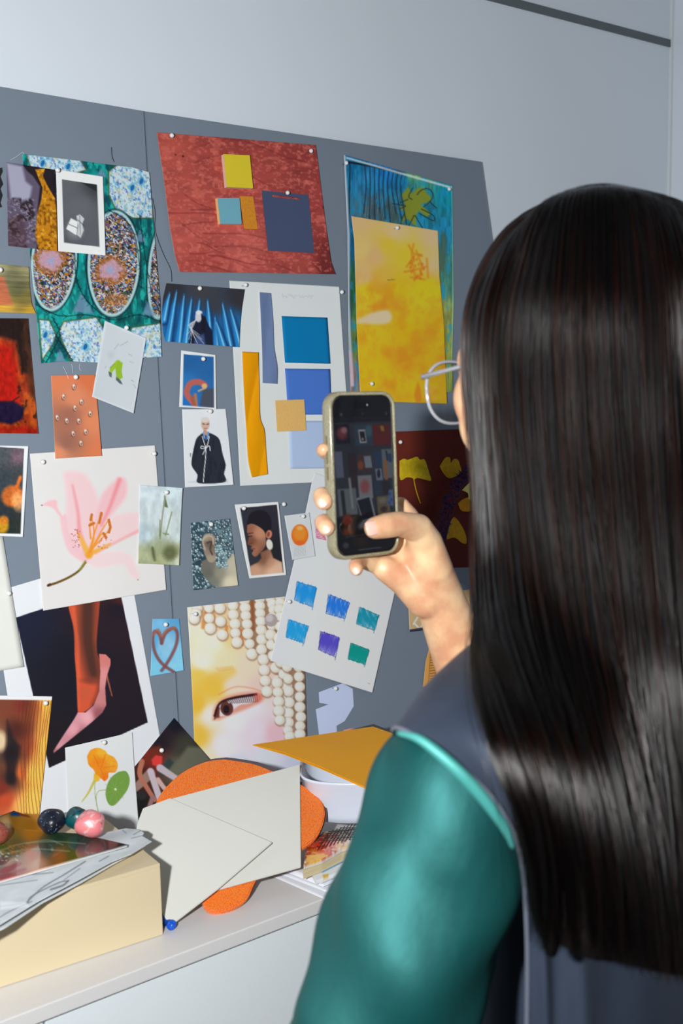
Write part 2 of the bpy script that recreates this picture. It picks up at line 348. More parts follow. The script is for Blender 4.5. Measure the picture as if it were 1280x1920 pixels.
def a_red(A):
    X, Y = A.X, A.Y
    A.c[:] = (150, 50, 22); n = fbm(X / 16, Y / 22, 61)
    A.put(np.clip((n - 0.5) * 5, 0, 0.8), (184, 84, 26)); A.poly([(-10, 640), (22, 650), (34, 690), (36, 760), (10, 775), (-10, 770)], (176, 20, 10), 14, 0.85)
    A.poly([(-10, 590), (60, 590), (64, 650), (56, 700), (40, 700), (30, 640), (-10, 628)], (36, 22, 20), 9); A.poly([(40, 600), (60, 596), (68, 700), (72, 760), (56, 740), (46, 680)], (70, 40, 24), 8, 0.8)
    A.put(np.clip((fbm(X / 7, Y / 12, 63) - 0.56) * 7, 0, 0.7) * (X > 30), (30, 20, 16)); A.poly([(-10, 752), (26, 752), (46, 765), (42, 786), (22, 796), (-10, 790)], (30, 22, 50), 5)
    A.line([(14, 758), (36, 744)], 2, (30, 22, 30)); A.poly([(-10, 800), (50, 800), (74, 808), (74, 820), (-10, 820)], (150, 24, 18), 6, 0.8); A.noise(5, 9, 0.25, 66)
def a_jewel(A):
    A.idw([(100, 710, (216, 124, 84)), (170, 710, (206, 110, 70)), (110, 850, (216, 138, 100)), (190, 850, (210, 116, 76)), (130, 780, (158, 102, 84)), (125, 830, (150, 100, 84)), (175, 790, (214, 130, 90)), (140, 745, (212, 132, 96))])
    for x, y in ((139, 725), (119.5, 744), (153, 753.5), (141, 765), (169.5, 775.5), (107.5, 783), (125.5, 789), (148, 789.5), (137.5, 813), (161, 809.5), (152, 831)):
        A.ell(x, y + 1, 4.2, 6, (110, 62, 44), 15, 1.5, 0.7); A.ell(x, y, 3, 5, (214, 190, 176), -10, 1.2, 0.95); A.ell(x + .5, y + 1, 1.4, 2.4, (120, 80, 66), 0, 1); A.ell(x - 1, y - 2, 1.3, 1.3, (250, 246, 240), 0, 1)
def a_boots(A):
    A.c[:] = (206, 212, 218); A.noise(60, 60, 0.03, 71); P = [(197.6, 603), (272.6, 635), (249.6, 773), (174, 743)]
    A.c += (np.array((196, 204, 210)) - A.c) * A.pm([(200, 606.5), (270, 636.5), (247.5, 770), (176.5, 742)], 1)[..., None]
    A.poly([(219, 675), (226, 676), (215, 692), (209, 699), (205, 696), (206, 690)], (152, 186, 40), 1.5); A.poly([(221, 676), (230, 680), (228, 696), (230, 708), (224, 712), (218, 706), (216, 690)], (142, 180, 44), 1.5)
    A.poly([(203, 696), (210, 699), (209, 708), (205, 706)], (90, 106, 96), 1.2); A.poly([(218, 706), (226, 713), (230, 721), (224, 719), (217, 712)], (84, 98, 96), 1.2); A.line([(206, 690), (215, 682)], 1.5, (120, 150, 50))
    A.put(np.clip(1 - np.hypot((A.X - 208) / 10, (A.Y - 666) / 12), 0, 1) * 0.6, (176, 184, 190))
    for a, b in (((241, 664), (248, 668)), ((245, 713), (251, 715)), ((197, 690), (199, 686)), ((250, 721), (255, 728)), ((243, 678), (250, 680)), ((225, 648), (240, 640)), ((214, 655), (222, 645))): A.line([a, b], 1.0, (120, 128, 136), 1, .6)
def a_lily(A):
    X, Y = A.X, A.Y
    A.c[:] = (218, 216, 215); A.noise(90, 90, 0.015, 81); pk = (236, 178, 184)
    def petal(pts, col, a=0.8, soft=9): A.poly(catm(pts + [pts[0]], 40), col, soft, a)
    petal([(119, 887), (130, 884), (160, 890), (182, 930), (186, 962), (180, 1000), (166, 1040), (150, 1040), (126, 1000), (124, 930)], (238, 190, 196), 0.78)
    petal([(222, 894), (236, 900), (236, 930), (214, 960), (196, 985), (180, 1030), (178, 990), (190, 930)], (236, 176, 184), 0.8, 8)
    petal([(214, 966), (262, 962), (264, 996), (230, 1008), (190, 1030), (170, 1040), (190, 1000)], (240, 196, 200), 0.75, 8)
    petal([(165, 1040), (200, 1036), (240, 1038), (256, 1066), (260, 1086), (244, 1078), (230, 1058), (190, 1064), (165, 1056)], (242, 202, 205), 0.8, 6)
    petal([(112, 972), (124, 965), (130, 1000), (150, 1030), (166, 1046), (160, 1056), (130, 1036), (118, 1005)], (238, 184, 192), 0.85, 5)
    petal([(78, 947), (92, 939), (106, 938), (108, 952), (118, 970), (112, 968), (98, 952)], (238, 178, 184), 0.85, 4)
    A.line(catm([(136, 910), (146, 960), (150, 1000), (164, 1040)], 20), (3, 9), (226, 128, 136), 6, 0.7); A.line(catm([(224, 900), (206, 950), (190, 985)], 12), (8, 4), (226, 120, 130), 6, 0.65); A.line(catm([(262, 994), (230, 1010), (180, 1036)], 12), (5, 5), (230, 140, 140), 5, 0.6)
    A.line([(147, 1000), (166, 1040)], (5, 12), (248, 176, 60), 5, 0.85); A.line([(166, 1040), (206, 1020)], (10, 4), (244, 166, 56), 4, 0.85); A.line([(167, 1042), (176, 1010)], (12, 4), (240, 148, 40), 5, 0.7)
    for ln in ([(168, 1036), (180, 990), (192, 964)], [(168, 1036), (176, 1000), (171, 966)], [(170, 1034), (190, 996), (203, 976)], [(170, 1032), (196, 1004), (207, 990)], [(172, 1030), (184, 1010), (192, 1000)], [(170, 1010), (168, 985), (170, 980)]):
        A.line(catm(ln, 10), (3.4, 2.2), (232, 142, 48), 1.5, 0.95)
    for a, b in (((190, 962), (186, 980)), ((172, 965), (170, 975)), ((204, 975), (206, 985)), ((207, 988), (204, 998)), ((194, 1000), (199, 1008)), ((168, 985), (176, 981))): A.line([a, b], 5, (196, 110, 36), 1.2)
    for i in range(46):
        x, y = 134 + 16 * hash2(i, 1, 2), 992 + 34 * hash2(i, 5, 3)
        if i > 30: x, y = 180 + 30 * hash2(i, 1, 2), 1005 + 24 * hash2(i, 5, 3)
        A.ell(x, y, 0.9, 1.1, (164, 60, 66), 0, 0.8, 0.8)
    A.line(catm([(160, 1055), (148, 1070), (130, 1082), (108, 1092), (90, 1098)], 20), (4, 4.5), (104, 78, 22), 1.3); A.line([(160, 1052), (150, 1068)], 4, (142, 140, 52), 2, 0.8); A.line([(91, 1097), (94, 1096)], 5, (74, 40, 20))
    A.ell(78.5, 947.5, 1.5, 1, (110, 60, 60)); A.ell(258.5, 1087, 1.2, 1.2, (150, 90, 90))
def a_botan(A):
    A.idw([(270, 920, (200, 214, 222)), (335, 925, (196, 212, 218)), (300, 970, (206, 218, 222)), (270, 1000, (190, 208, 218)), (330, 1000, (200, 214, 214)), (270, 1045, (170, 178, 140)), (300, 1050, (164, 170, 130)), (320, 1035, (120, 126, 88)), (290, 1035, (150, 158, 124)), (334, 1055, (186, 194, 170))], 3.2)
    A.noise(9, 16, 0.14, 91)
    for ln in ([(309, 930), (304, 970), (300, 1010)], [(322, 960), (314, 990), (310, 1004)], [(300, 975), (299, 1005)], [(309, 930), (312, 948)], [(285, 1025), (288, 1045)]): A.line(ln, 2, (104, 112, 66), 2, 0.8)
    A.poly([(310, 935), (315, 952), (308, 950)], (94, 104, 70), 2); A.ell(318, 1038, 12, 12, (74, 80, 50), 0, 10, 0.6)
    for i in range(14):
        a_ = i * 0.45; A.line([(318, 1038), (318 + 15 * math.cos(a_), 1038 + 14 * math.sin(a_))], 1, (110, 116, 80), 1.4, 0.5)
    A.line([(286, 1028), (290, 1050)], 5, (80, 88, 54), 4, 0.7); A.line([(306, 1000), (316, 1002)], 2, (120, 130, 90), 1.5)
def a_darkflower(A):
    A.c[:] = (222, 226, 234)
    B = Art(A.X, A.Y); B.idw([(5, 850, (70, 78, 84)), (35, 855, (104, 84, 96)), (10, 900, (52, 62, 70)), (38, 890, (60, 66, 70)), (5, 960, (40, 48, 54)), (40, 985, (40, 46, 42)), (12, 985, (30, 40, 40))])
    B.ell(34, 858, 10, 8, (126, 98, 112), 0, 8, 0.7); B.ell(24, 930, 21, 20, (206, 104, 40), -25, 7, 0.95); B.ell(34, 940, 12, 18, (250, 176, 110), -10, 8, 0.7); B.line([(38, 895), (32, 912)], 6, (220, 110, 40), 4)
    B.ell(4, 985, 12, 16, (206, 150, 24), 0, 6, 0.9); B.ell(8, 975, 8, 8, (220, 120, 40), 0, 5, .7); B.noise(3, 4, 0.2, 96)
    A.c += (B.c - A.c) * A.pm([(-30, 836), (45.3, 841), (38.5, 1001), (-30, 999)], 1)[..., None]
def a_shoe(A):
    X, Y = A.X, A.Y
    A.c[:] = (220, 223, 236)
    B = Art(X, Y, (26, 27, 42)); B.idw([(40, 1170, (26, 30, 50)), (220, 1140, (28, 24, 36)), (240, 1300, (34, 26, 36)), (90, 1400, (30, 26, 32)), (140, 1250, (22, 24, 36)), (225, 1125, (70, 34, 34))])
    leg = [(120, 1080), (184, 1080), (181, 1208), (187, 1240), (187, 1290), (178, 1318), (150, 1340), (146, 1336), (143, 1270), (140, 1230), (138, 1180), (128, 1136)]
    m_ = B.pm(catm(leg + [leg[0]], 70), 2)
    L = Art(X, Y, (206, 84, 54)); L.line(catm([(166, 1100), (164, 1190), (172, 1245), (176, 1262)], 20), (34, 30), (72, 44, 38), 22, .95); L.line([(184, 1100), (181, 1200)], 7, (150, 62, 44), 8, .8); L.line(catm([(186, 1225), (187, 1290), (176, 1322)], 12), 10, (110, 52, 38), 10, .8)
    L.line([(138, 1140), (146, 1210), (147, 1330)], 5, (224, 98, 62), 6, .7); L.ell(165, 1276, 12, 5, (120, 56, 44), 0, 8, .7); L.ell(158, 1300, 12, 14, (190, 86, 58), 0, 12, .6)
    B.c += (L.c - B.c) * m_[..., None]
    B.line([(199, 1262), (206, 1290), (210, 1305)], (3.5, 1.8), (156, 84, 72), 1)
    shoe = [(186, 1226), (198, 1227), (207, 1236), (207, 1246), (200, 1268), (197, 1290), (199, 1322), (192, 1336), (172, 1354), (150, 1372), (120, 1396), (101, 1412), (100, 1408), (118, 1380), (138, 1350), (146, 1336), (160, 1336), (176, 1322), (186, 1296), (188, 1260)]
    m_ = B.pm(shoe, 1.3); L = Art(X, Y); L.idw([(196, 1232, (206, 120, 116)), (192, 1270, (214, 140, 140)), (190, 1310, (196, 124, 126)), (165, 1345, (232, 166, 176)), (185, 1340, (150, 84, 92)), (140, 1370, (226, 160, 172)), (150, 1378, (150, 86, 96)), (110, 1402, (214, 150, 160)), (105, 1410, (150, 90, 100))], 3)
    B.c += (L.c - B.c) * m_[..., None]
    A.c += (B.c - A.c) * A.pm([(29.5, 1158), (222, 1094), (277, 1354.5), (92, 1440)], 1)[..., None]
def a_flame(A):
    X, Y = A.X, A.Y
    A.idw([(5, 1320, (120, 62, 44)), (40, 1320, (120, 50, 40)), (88, 1325, (236, 170, 70)), (70, 1330, (170, 90, 50)), (60, 1400, (180, 84, 50)), (85, 1400, (246, 176, 80)), (30, 1370, (78, 36, 32)), (20, 1410, (34, 28, 34)), (22, 1460, (46, 34, 36)), (40, 1450, (214, 106, 50)), (60, 1450, (248, 186, 84)), (10, 1500, (190, 74, 44)), (40, 1510, (246, 170, 90)), (65, 1500, (250, 190, 90)), (2, 1480, (120, 46, 36)), (2, 1390, (160, 120, 90))], 3.2)
    A.poly([(78, 1310), (100, 1310), (96, 1400), (76, 1530), (34, 1530), (50, 1470), (64, 1400)], (255, 196, 84), 16, .6); A.poly([(44, 1310), (66, 1310), (60, 1400), (44, 1460), (36, 1400)], (96, 44, 34), 14, .55); A.ell(0, 1390, 12, 18, (222, 200, 160), 0, 9, 0.9); A.poly([(14, 1350), (24, 1380), (38, 1400), (28, 1460), (26, 1470), (14, 1468), (10, 1420)], (32, 26, 32), 8, 0.85)
    t = X + 10 * np.sin((Y - 1300) / 80) - (Y - 1300) * -0.02
    for i, x0 in enumerate((34, 41, 47, 53, 59, 65, 71, 77, 82, 87, 92, 97)): A.put(np.clip(1 - np.abs(t - x0 + 1.5 * np.sin(Y / 23 + i)) / 1.1, 0, 1) * np.clip((X - 24) / 20, 0, 1) * 0.85, (96, 38, 20))
    A.poly([(-30, 1300), (100, 1304), (100, 1313), (-30, 1311)], (226, 226, 230), 1)
def a_nast(A):
    A.c[:] = (216, 219, 221)
    fl_ = [(163, 1418), (170, 1406), (184, 1402), (198, 1408), (202, 1414), (214, 1420), (221, 1434), (216, 1448), (204, 1449), (203, 1458), (196, 1465), (190, 1460), (180, 1456), (176, 1444), (166, 1434)]
    m_ = A.pm(catm(fl_ + [fl_[0]], 50), 1.2); B = Art(A.X, A.Y); B.idw([(170, 1412, (246, 150, 30)), (192, 1408, (250, 174, 50)), (212, 1432, (250, 160, 44)), (185, 1430, (240, 128, 24)), (196, 1460, (236, 120, 24)), (180, 1446, (244, 140, 30))])
    B.noise(3, 3, 0.1, 101); A.c += (B.c - A.c) * m_[..., None]
    for ln in ([(186, 1438), (176, 1416)], [(190, 1438), (198, 1414)], [(192, 1440), (216, 1436)], [(188, 1440), (197, 1462)]): A.line(ln, 1.2, (204, 88, 16), 1.2, .7)
    A.poly([(176, 1450), (188, 1457), (186, 1464), (175, 1468)], (226, 176, 50), 1.5); A.line(catm([(177, 1464), (166, 1486), (156, 1500), (153, 1504)], 12), (5, 1), (196, 184, 84), 1.2)
    A.line(catm([(178, 1466), (178, 1490), (184, 1520)], 12), 1.2, (150, 164, 80), 1); A.line(catm([(200, 1481), (184, 1484), (180, 1500), (184, 1522)], 12), 1.2, (150, 164, 80), 1)
    lf = [(222, 1447), (236, 1446), (243, 1460), (240, 1478), (228, 1496), (214, 1510), (204, 1508), (198, 1492), (200, 1474), (208, 1458)]
    A.poly(catm(lf + [lf[0]], 40), (112, 152, 66), 1.2)
    for i in range(9):
        a_ = i * 0.7; A.line([(216, 1480), (216 + 20 * math.cos(a_), 1480 + 26 * math.sin(a_))], 1, (132, 168, 84), 1.3, .6)
    A.ell(216.5, 1480, 2, 2, (216, 224, 190), 0, 1)
def a_hands(A):
    X, Y = A.X, A.Y
    A.c[:] = (22, 24, 32); A.idw([(330, 1350, (20, 22, 34)), (300, 1390, (34, 28, 36)), (380, 1415, (20, 22, 30)), (350, 1400, (60, 60, 50)), (258, 1445, (70, 34, 26)), (260, 1520, (26, 26, 28)), (285, 1420, (130, 40, 36)), (330, 1440, (90, 90, 74))])
    A.poly([(352, 1400), (376, 1400), (400, 1430), (330, 1470), (312, 1452)], (104, 104, 88), 8, 0.9); A.poly([(316, 1420), (326, 1430), (306, 1456), (296, 1448)], (54, 64, 62), 3)
    A.poly([(272, 1425), (284, 1404), (300, 1398), (306, 1410), (284, 1424), (268, 1440), (258, 1450)], (110, 44, 30), 6, .9); A.poly([(284, 1424), (292, 1416), (304, 1418), (304, 1430), (296, 1438), (286, 1434)], (214, 62, 58), 3)
    def limb(p, w_, c): A.line(catm(p, 14), w_, c, 2.5)
    limb([(300, 1440), (318, 1452), (340, 1466)], (14, 10), (190, 176, 186)); limb([(282, 1450), (262, 1470), (252, 1480)], (18, 12), (150, 120, 110)); limb([(282, 1446), (290, 1470), (300, 1500)], (12, 12), (196, 182, 192))
    limb([(266, 1428), (262, 1452), (276, 1478), (290, 1500)], (10, 8), (176, 110, 90)); limb([(296, 1462), (310, 1480), (324, 1490)], (9, 7), (206, 170, 164)); limb([(286, 1496), (280, 1512)], (9, 8), (150, 110, 110))
    A.ell(265, 1492, 9, 8, (44, 44, 46), 0, 3, .9)
def a_heart(A):
    A.idw([(290, 1165, (120, 184, 224)), (330, 1165, (90, 160, 206)), (310, 1210, (140, 196, 226)), (290, 1260, (120, 196, 236)), (340, 1250, (130, 200, 236)), (284, 1200, (90, 168, 220))]); A.noise(12, 12, 0.06, 111)
    h = catm([(303, 1206), (299, 1190), (290, 1184), (286, 1198), (290, 1222), (300, 1240), (312, 1251), (326, 1260)], 30); h2 = catm([(303, 1206), (310, 1188), (324, 1178), (332, 1186), (331, 1206), (322, 1228), (310, 1248), (303, 1257)], 30)
    for hh in (h, h2): A.line(hh, 6, (124, 76, 76), 3, 0.9)
    A.line(catm([(288, 1190), (296, 1181), (303, 1192), (314, 1180), (328, 1177)], 16), 5, (166, 100, 84), 3, .8)

# name, label, category, corner points, level, art
SQ = dict(print=M['print'])
sheet('fabric_sample', 'large silk fabric sample with teal cell pattern and frayed edges at upper left', 'fabric', [(42, 289), (280, 323), (303, 669), (77, 681)], 2, a_silk, top=[(60, 290), (200, 308), (250, 314)], left=[(50, 400), (57, 485), (68, 590)], right=[(287, 410), (300, 560), (301, 620)], bottom=[(120, 677), (190, 680), (250, 672)], mt='cloth', k=1.1, lift=(.002, .004, .004, .002), thick=.0006)
sheet('photo_print', 'close-up photo of grey rock and golden amber beside the white-framed black and white photo', 'photo', [(12, 304), (103.6, 318.5), (109, 471), (15, 461)], 6, a_mineral)
sheet('photo_print', 'small black and white photo in a wide white border over the teal silk', 'photo', [(105, 317), (193, 331), (198, 479), (109.5, 471)], 8, a_bw, lift=(0, .003, .004, .002))
zz = [(-14, 318), (4, 314), (5, 322), (1, 331), (6, 345), (1, 354), (5, 366), (1, 380), (4, 388), (-14, 392)]
tag(prism('paper_cutout', board_pts(zz, .001), BN, .0004, mat('black_zigzag_paper', (28, 28, 32), 0.6, var=0.05)), 'black zigzag-edged cutout poking in at the left edge beside the rock photo', 'paper')
sheet('photo_print', 'gold and olive striped print at the left edge above the red abstract painting', 'photo', [(-60, 489), (54, 500), (68, 588), (-60, 583)], 2, a_gold, right=[(56, 540), (60, 572)], lift=(0, .003, .004, .001))
sheet('painting', 'abstract painting on paper in red, orange and black at the left edge', 'painting', [(-70, 596), (53, 597), (72, 813), (-60, 812)], 1, a_red, mt='gloss', lift=(0, .002, .003, .001))
sheet('photo_print', 'orange card dotted with small silver jewels above the lily print', 'card', [(95.6, 704), (178, 702.6), (191, 854.5), (103.6, 860)], 4, a_jewel)
sheet('photo_print', 'tilted pale card showing bright green boots pinned over the teal silk', 'card', [(196.5, 601), (274, 634), (250.5, 775), (172.6, 744)], 6, a_boots, lift=(.001, .004, .004, .004))
sheet('photo_print', 'white-bordered photo of glowing orange flowers on dark grey at the left edge', 'photo', [(-60, 834), (53.4, 836.6), (43, 1006.7), (-60, 1003)], 3, a_darkflower, lift=(0, .003, .004, .002))
sheet('poster', 'white print of a pink lily with orange stamens in the middle of the left board', 'print', [(56, 850.6), (290.5, 835), (311.6, 1105.7), (81, 1145)], 3, a_lily, lift=(.001, .001, .003, .003), mt='matte')
sheet('photo_print', 'small green-grey botanical card overlapping the right edge of the lily print', 'card', [(262, 909), (342.5, 915), (336, 1060), (259, 1056.5)], 6, a_botan, lift=(.001, .004, .004, .004), right=[(339, 980)])
sheet('paper_sheet', 'blank cream sheet at the left edge over the corner of the shoe poster', 'paper', [(-90, 1000), (5, 1005), (45, 1250), (-60, 1268)], 3, col=(214, 216, 210), step=10, mt='matte')
sheet('poster', 'large white-bordered poster of a leg in a pink stiletto shoe', 'poster', [(-16, 1112), (238, 1036), (326, 1478), (50, 1540)], 1, a_shoe, right=[(299.5, 1377)], left=[(14, 1303)], lift=(0, .001, .002, .002))
sheet('photo_print', 'photo of long orange hair like flames at the left edge above the painted stones', 'photo', [(-60, 1303), (98, 1306), (74, 1526), (-60, 1530)], 4, a_flame, lift=(0, .002, .004, .001))
sheet('paper_sheet', 'white sheet printed with an orange nasturtium and round green leaf', 'print', [(122, 1402), (248, 1373), (262, 1572), (130, 1575)], 4, a_nast, mt='matte', right=[(252, 1440)])
sheet('photo_print', 'dark tilted photo of intertwined arms and legs beside the nasturtium sheet', 'photo', [(249, 1441.7), (326, 1346), (405, 1436), (256, 1542)], 5, a_hands, lift=(0, .002, .003, .0), right=[], bottom=[(330, 1560)])
sheet('card', 'small blue card with a brown hand-drawn heart beside the board seam', 'card', [(286, 1160.5), (336, 1160), (344.5, 1257), (282, 1268)], 2, a_heart, lift=(.001, .001, .004, .002))

# ------------------------------------------------------------ artworks of the right board
def a_leather(A):
    X, Y = A.X, A.Y
    A.idw([(300, 260, (176, 78, 66)), (450, 280, (150, 60, 54)), (590, 280, (138, 52, 48)), (320, 350, (170, 74, 64)), (450, 340, (164, 68, 62)), (600, 400, (150, 58, 54)), (340, 430, (182, 82, 72)), (450, 470, (182, 84, 76)), (400, 500, (164, 68, 60)), (560, 500, (160, 66, 60)), (625, 510, (96, 30, 28)), (620, 490, (110, 38, 36))])
    A.noise(26, 12, 0.12, 121, 8); A.put(np.clip((fbm(X / 5, Y / 4, 123) - 0.58) * 5, 0, 0.5), (216, 116, 104)); A.put(np.clip((fbm(X / 14, Y / 9, 125) - 0.6) * 5, 0, 0.35), (222, 120, 104))
    rr = random.Random(4)
    for i in range(34):
        x = rr.uniform(290, 600); y = rr.uniform(250, 510); a_ = rr.choice((0.28, -0.2, 0.12, -0.4, 0.55)); L = rr.uniform(50, 150)
        pts = [(x + L * t * math.cos(a_) , y + L * t * math.sin(a_) + 4 * math.sin(t * 5 + i)) for t in np.linspace(0, 1, 7)]
        A.line(pts, (2.6, 1), (116, 36, 38), 2.5, rr.uniform(0.3, 0.7))
    A.ell(343, 293, 2, 2, (70, 20, 22)); A.ell(329, 290, 1.5, 1.5, (70, 20, 22)); A.ell(606, 389, 1.8, 2.5, (70, 20, 22))
def a_curtain(A):
    X, Y = A.X, A.Y
    A.idw([(320, 540, (48, 46, 52)), (380, 545, (62, 62, 68)), (450, 555, (50, 48, 54)), (330, 600, (24, 90, 150)), (380, 600, (22, 84, 150)), (430, 610, (30, 100, 160)), (320, 640, (30, 120, 190)), (440, 645, (40, 120, 180)), (400, 570, (56, 60, 70))], 3.4)
    cone = ((318, 548, 308, 600), (331, 544, 316, 640), (345, 551, 336, 645), (359, 558, 348, 648), (374, 560, 366, 640), (389, 561, 396, 640), (403, 592, 408, 648), (417, 567, 432, 648), (432, 577, 450, 648), (405, 600, 420, 650))
    for i, (x0, y0, x1, y1) in enumerate(cone):
        xm, ym = (x0 * 2 + x1) / 3, (y0 * 2 + y1) / 3
        A.line([(x0, y0), (xm, ym), (x1, y1)], (2, 20), (16, 40, 80), 5, 0.75); A.line([(x0, y0), (xm - 1, ym), (x1 - 2, y1)], (1, 13), (34, 140, 214), 4, 0.9); A.line([(x0, y0 + 4), (xm, ym), (x1, y1)], (1, 3), (150, 214, 244), 2, 0.85)
    A.poly([(362, 600), (384, 592), (392, 612), (398, 620), (400, 652), (352, 652), (356, 630)], (22, 28, 52), 2); A.poly([(366, 632), (382, 626), (386, 650), (362, 650)], (72, 100, 160), 4, .7)
    A.ell(372, 594, 6, 10, (206, 204, 214), 0, 2); A.ell(373, 586, 6, 4, (226, 222, 224), 0, 1.5); A.poly([(377, 588), (384, 596), (385, 622), (378, 622)], (24, 22, 34), 2)
    for i in range(9): A.line(catm([(370, 592 + i), (362 - i, 612), (350 + i * 4, 628 + (i % 3) * 8)], 8), 1.1, (206, 206, 214), 1, 0.8)
def a_page(A):
    A.c[:] = (212, 216, 216); A.noise(80, 80, 0.01, 131)
    x = 529
    pts = []
    for i in range(30): pts.append((x + i * 2.0, 555 + 2.6 * math.sin(i * 1.9) + 1.2 * math.sin(i * .7) + i * 0.06 - (4 if i % 7 == 0 else 0)))
    A.line(pts, 0.9, (168, 174, 180), 1, 0.7)
def a_bluesky(A):
    A.c[:] = (226, 229, 236)
    B = Art(A.X, A.Y); B.idw([(350, 675, (34, 96, 158)), (395, 680, (38, 98, 158)), (350, 720, (44, 116, 182)), (395, 720, (42, 104, 168)), (352, 760, (30, 112, 190)), (398, 700, (36, 98, 160))])
    B.poly([(374, 762), (380, 730), (402, 728), (402, 766)], (74, 78, 92), 4)
    for p, w_, c in ((catm([(362, 755), (350, 738), (356, 720), (372, 716), (384, 722)], 16), 11, (190, 96, 84)), ([(366, 740), (368, 764)], 6, (176, 116, 86)), ([(360, 745), (365, 764)], 7, (160, 90, 70))): B.line(p, w_, c, 2.5, .95)
    B.ell(383, 724, 5, 5, (220, 176, 120), 0, 2); B.line([(372, 733), (384, 728)], 3, (206, 160, 130), 2)
    A.c += (B.c - A.c) * A.pm([(344.3, 664), (400.4, 669), (401.3, 764.5), (342, 760.2)], 1)[..., None]
def a_coat(A):
    A.c[:] = (221, 225, 232); A.poly([(352, 905), (428, 905), (427, 898), (353, 903)], (186, 190, 198), 3, .6)
    ct = [(378, 813), (390, 811), (404, 817), (412, 826), (417, 850), (423, 872), (420, 888), (421, 904), (372, 906), (370, 890), (359, 872), (362, 846), (368, 823)]
    A.poly(catm(ct + [ct[0]], 50), (38, 44, 56), 1.3); A.put(np.clip((fbm(A.X / 5, A.Y / 12, 141) - 0.5) * 3, 0, 0.5) * A.pm(ct, 2), (24, 28, 38))
    A.poly([(380, 810), (392, 809), (391, 822), (386, 826), (381, 820)], (112, 150, 200), 1.3); A.line([(386, 812), (386, 824)], 2, (30, 44, 80), 1)
    A.ell(385, 795, 8, 12, (206, 172, 152), 0, 1.5); A.ell(384.5, 787, 8, 5, (216, 206, 200), 0, 1.5); A.line([(380, 795), (383, 795.5)], 1.5, (70, 50, 44)); A.line([(387, 796), (391, 795)], 1.5, (70, 50, 44)); A.line([(383, 803), (388, 803)], 1.4, (170, 100, 94)); A.line([(384, 808), (386, 813)], 6, (190, 150, 130), 1.5)
    for p in ([(379, 818), (382, 828), (386, 840)], [(392, 818), (390, 830), (386, 840)], [(386, 840), (378, 836), (377, 841), (386, 841)], [(386, 840), (392, 836), (394, 845)], [(386, 840), (380, 852)], [(386, 840), (385, 862), (383, 880), (381, 904)]): A.line(catm(p, 10), 1.4, (226, 228, 232), 0.9)
    A.line([(357, 850), (357, 856)], 1.5, (60, 64, 70), 1)
def a_ear(A):
    X, Y = A.X, A.Y
    A.idw([(365, 990, (52, 78, 92)), (425, 985, (110, 140, 150)), (370, 1040, (40, 62, 76)), (430, 1030, (120, 150, 160)), (365, 1090, (60, 84, 96)), (440, 1080, (120, 140, 146))])
    rr = random.Random(8)
    for i in range(420):
        x, y = rr.uniform(356, 446), rr.uniform(972, 1106); r = rr.uniform(1.6, 3.6); b = rr.uniform(0.5, 1.1)
        A.ell(x, y, r + 1, r + 1, (28, 46, 58), 0, 1, .7); A.ell(x, y, r, r, tuple(np.array((130, 166, 178)) * b), 0, 1); A.ell(x - r * .3, y - r * .4, r * .4, r * .4, (236, 244, 246), 0, .8, .9)
    sk = catm([(378, 1052), (400, 1046), (412, 1066), (430, 1046), (440, 1040), (448, 1098), (404, 1100), (386, 1084), (376, 1070)], 40)
    m_ = A.pm(sk, 3); B = Art(X, Y); B.idw([(385, 1060, (112, 108, 100)), (410, 1075, (146, 142, 126)), (435, 1060, (190, 184, 162)), (430, 1092, (214, 206, 178)), (400, 1090, (120, 122, 112)), (392, 1075, (100, 100, 94))]); A.c += (B.c - A.c) * m_[..., None]
    ear = catm([(378, 1012), (384, 1002), (396, 1001), (404, 1010), (402, 1030), (405, 1044), (400, 1054), (390, 1052), (382, 1034)], 40)
    m_ = A.pm(ear, 2); B = Art(X, Y); B.idw([(385, 1006, (170, 156, 140)), (398, 1008, (150, 134, 120)), (392, 1022, (92, 76, 66)), (384, 1030, (150, 136, 120)), (402, 1030, (130, 112, 98)), (396, 1048, (168, 152, 134))]); A.c += (B.c - A.c) * m_[..., None]
    A.line(catm([(384, 1030), (380, 1014), (388, 1005), (398, 1007), (400, 1020)], 16), 3, (190, 176, 158), 2, .8); A.line(catm([(388, 1018), (396, 1016), (394, 1030), (398, 1040)], 12), 3, (66, 50, 42), 2, .8)
    for i in range(60):
        x, y = rr.uniform(404, 426), rr.uniform(1010, 1066)
        if x < 402 + (y - 1000) * 0.5: A.ell(x, y, 2.2, 2.2, (120, 154, 160), 0, 1); A.ell(x - .6, y - .8, .9, .9, (236, 244, 246), 0, .8)
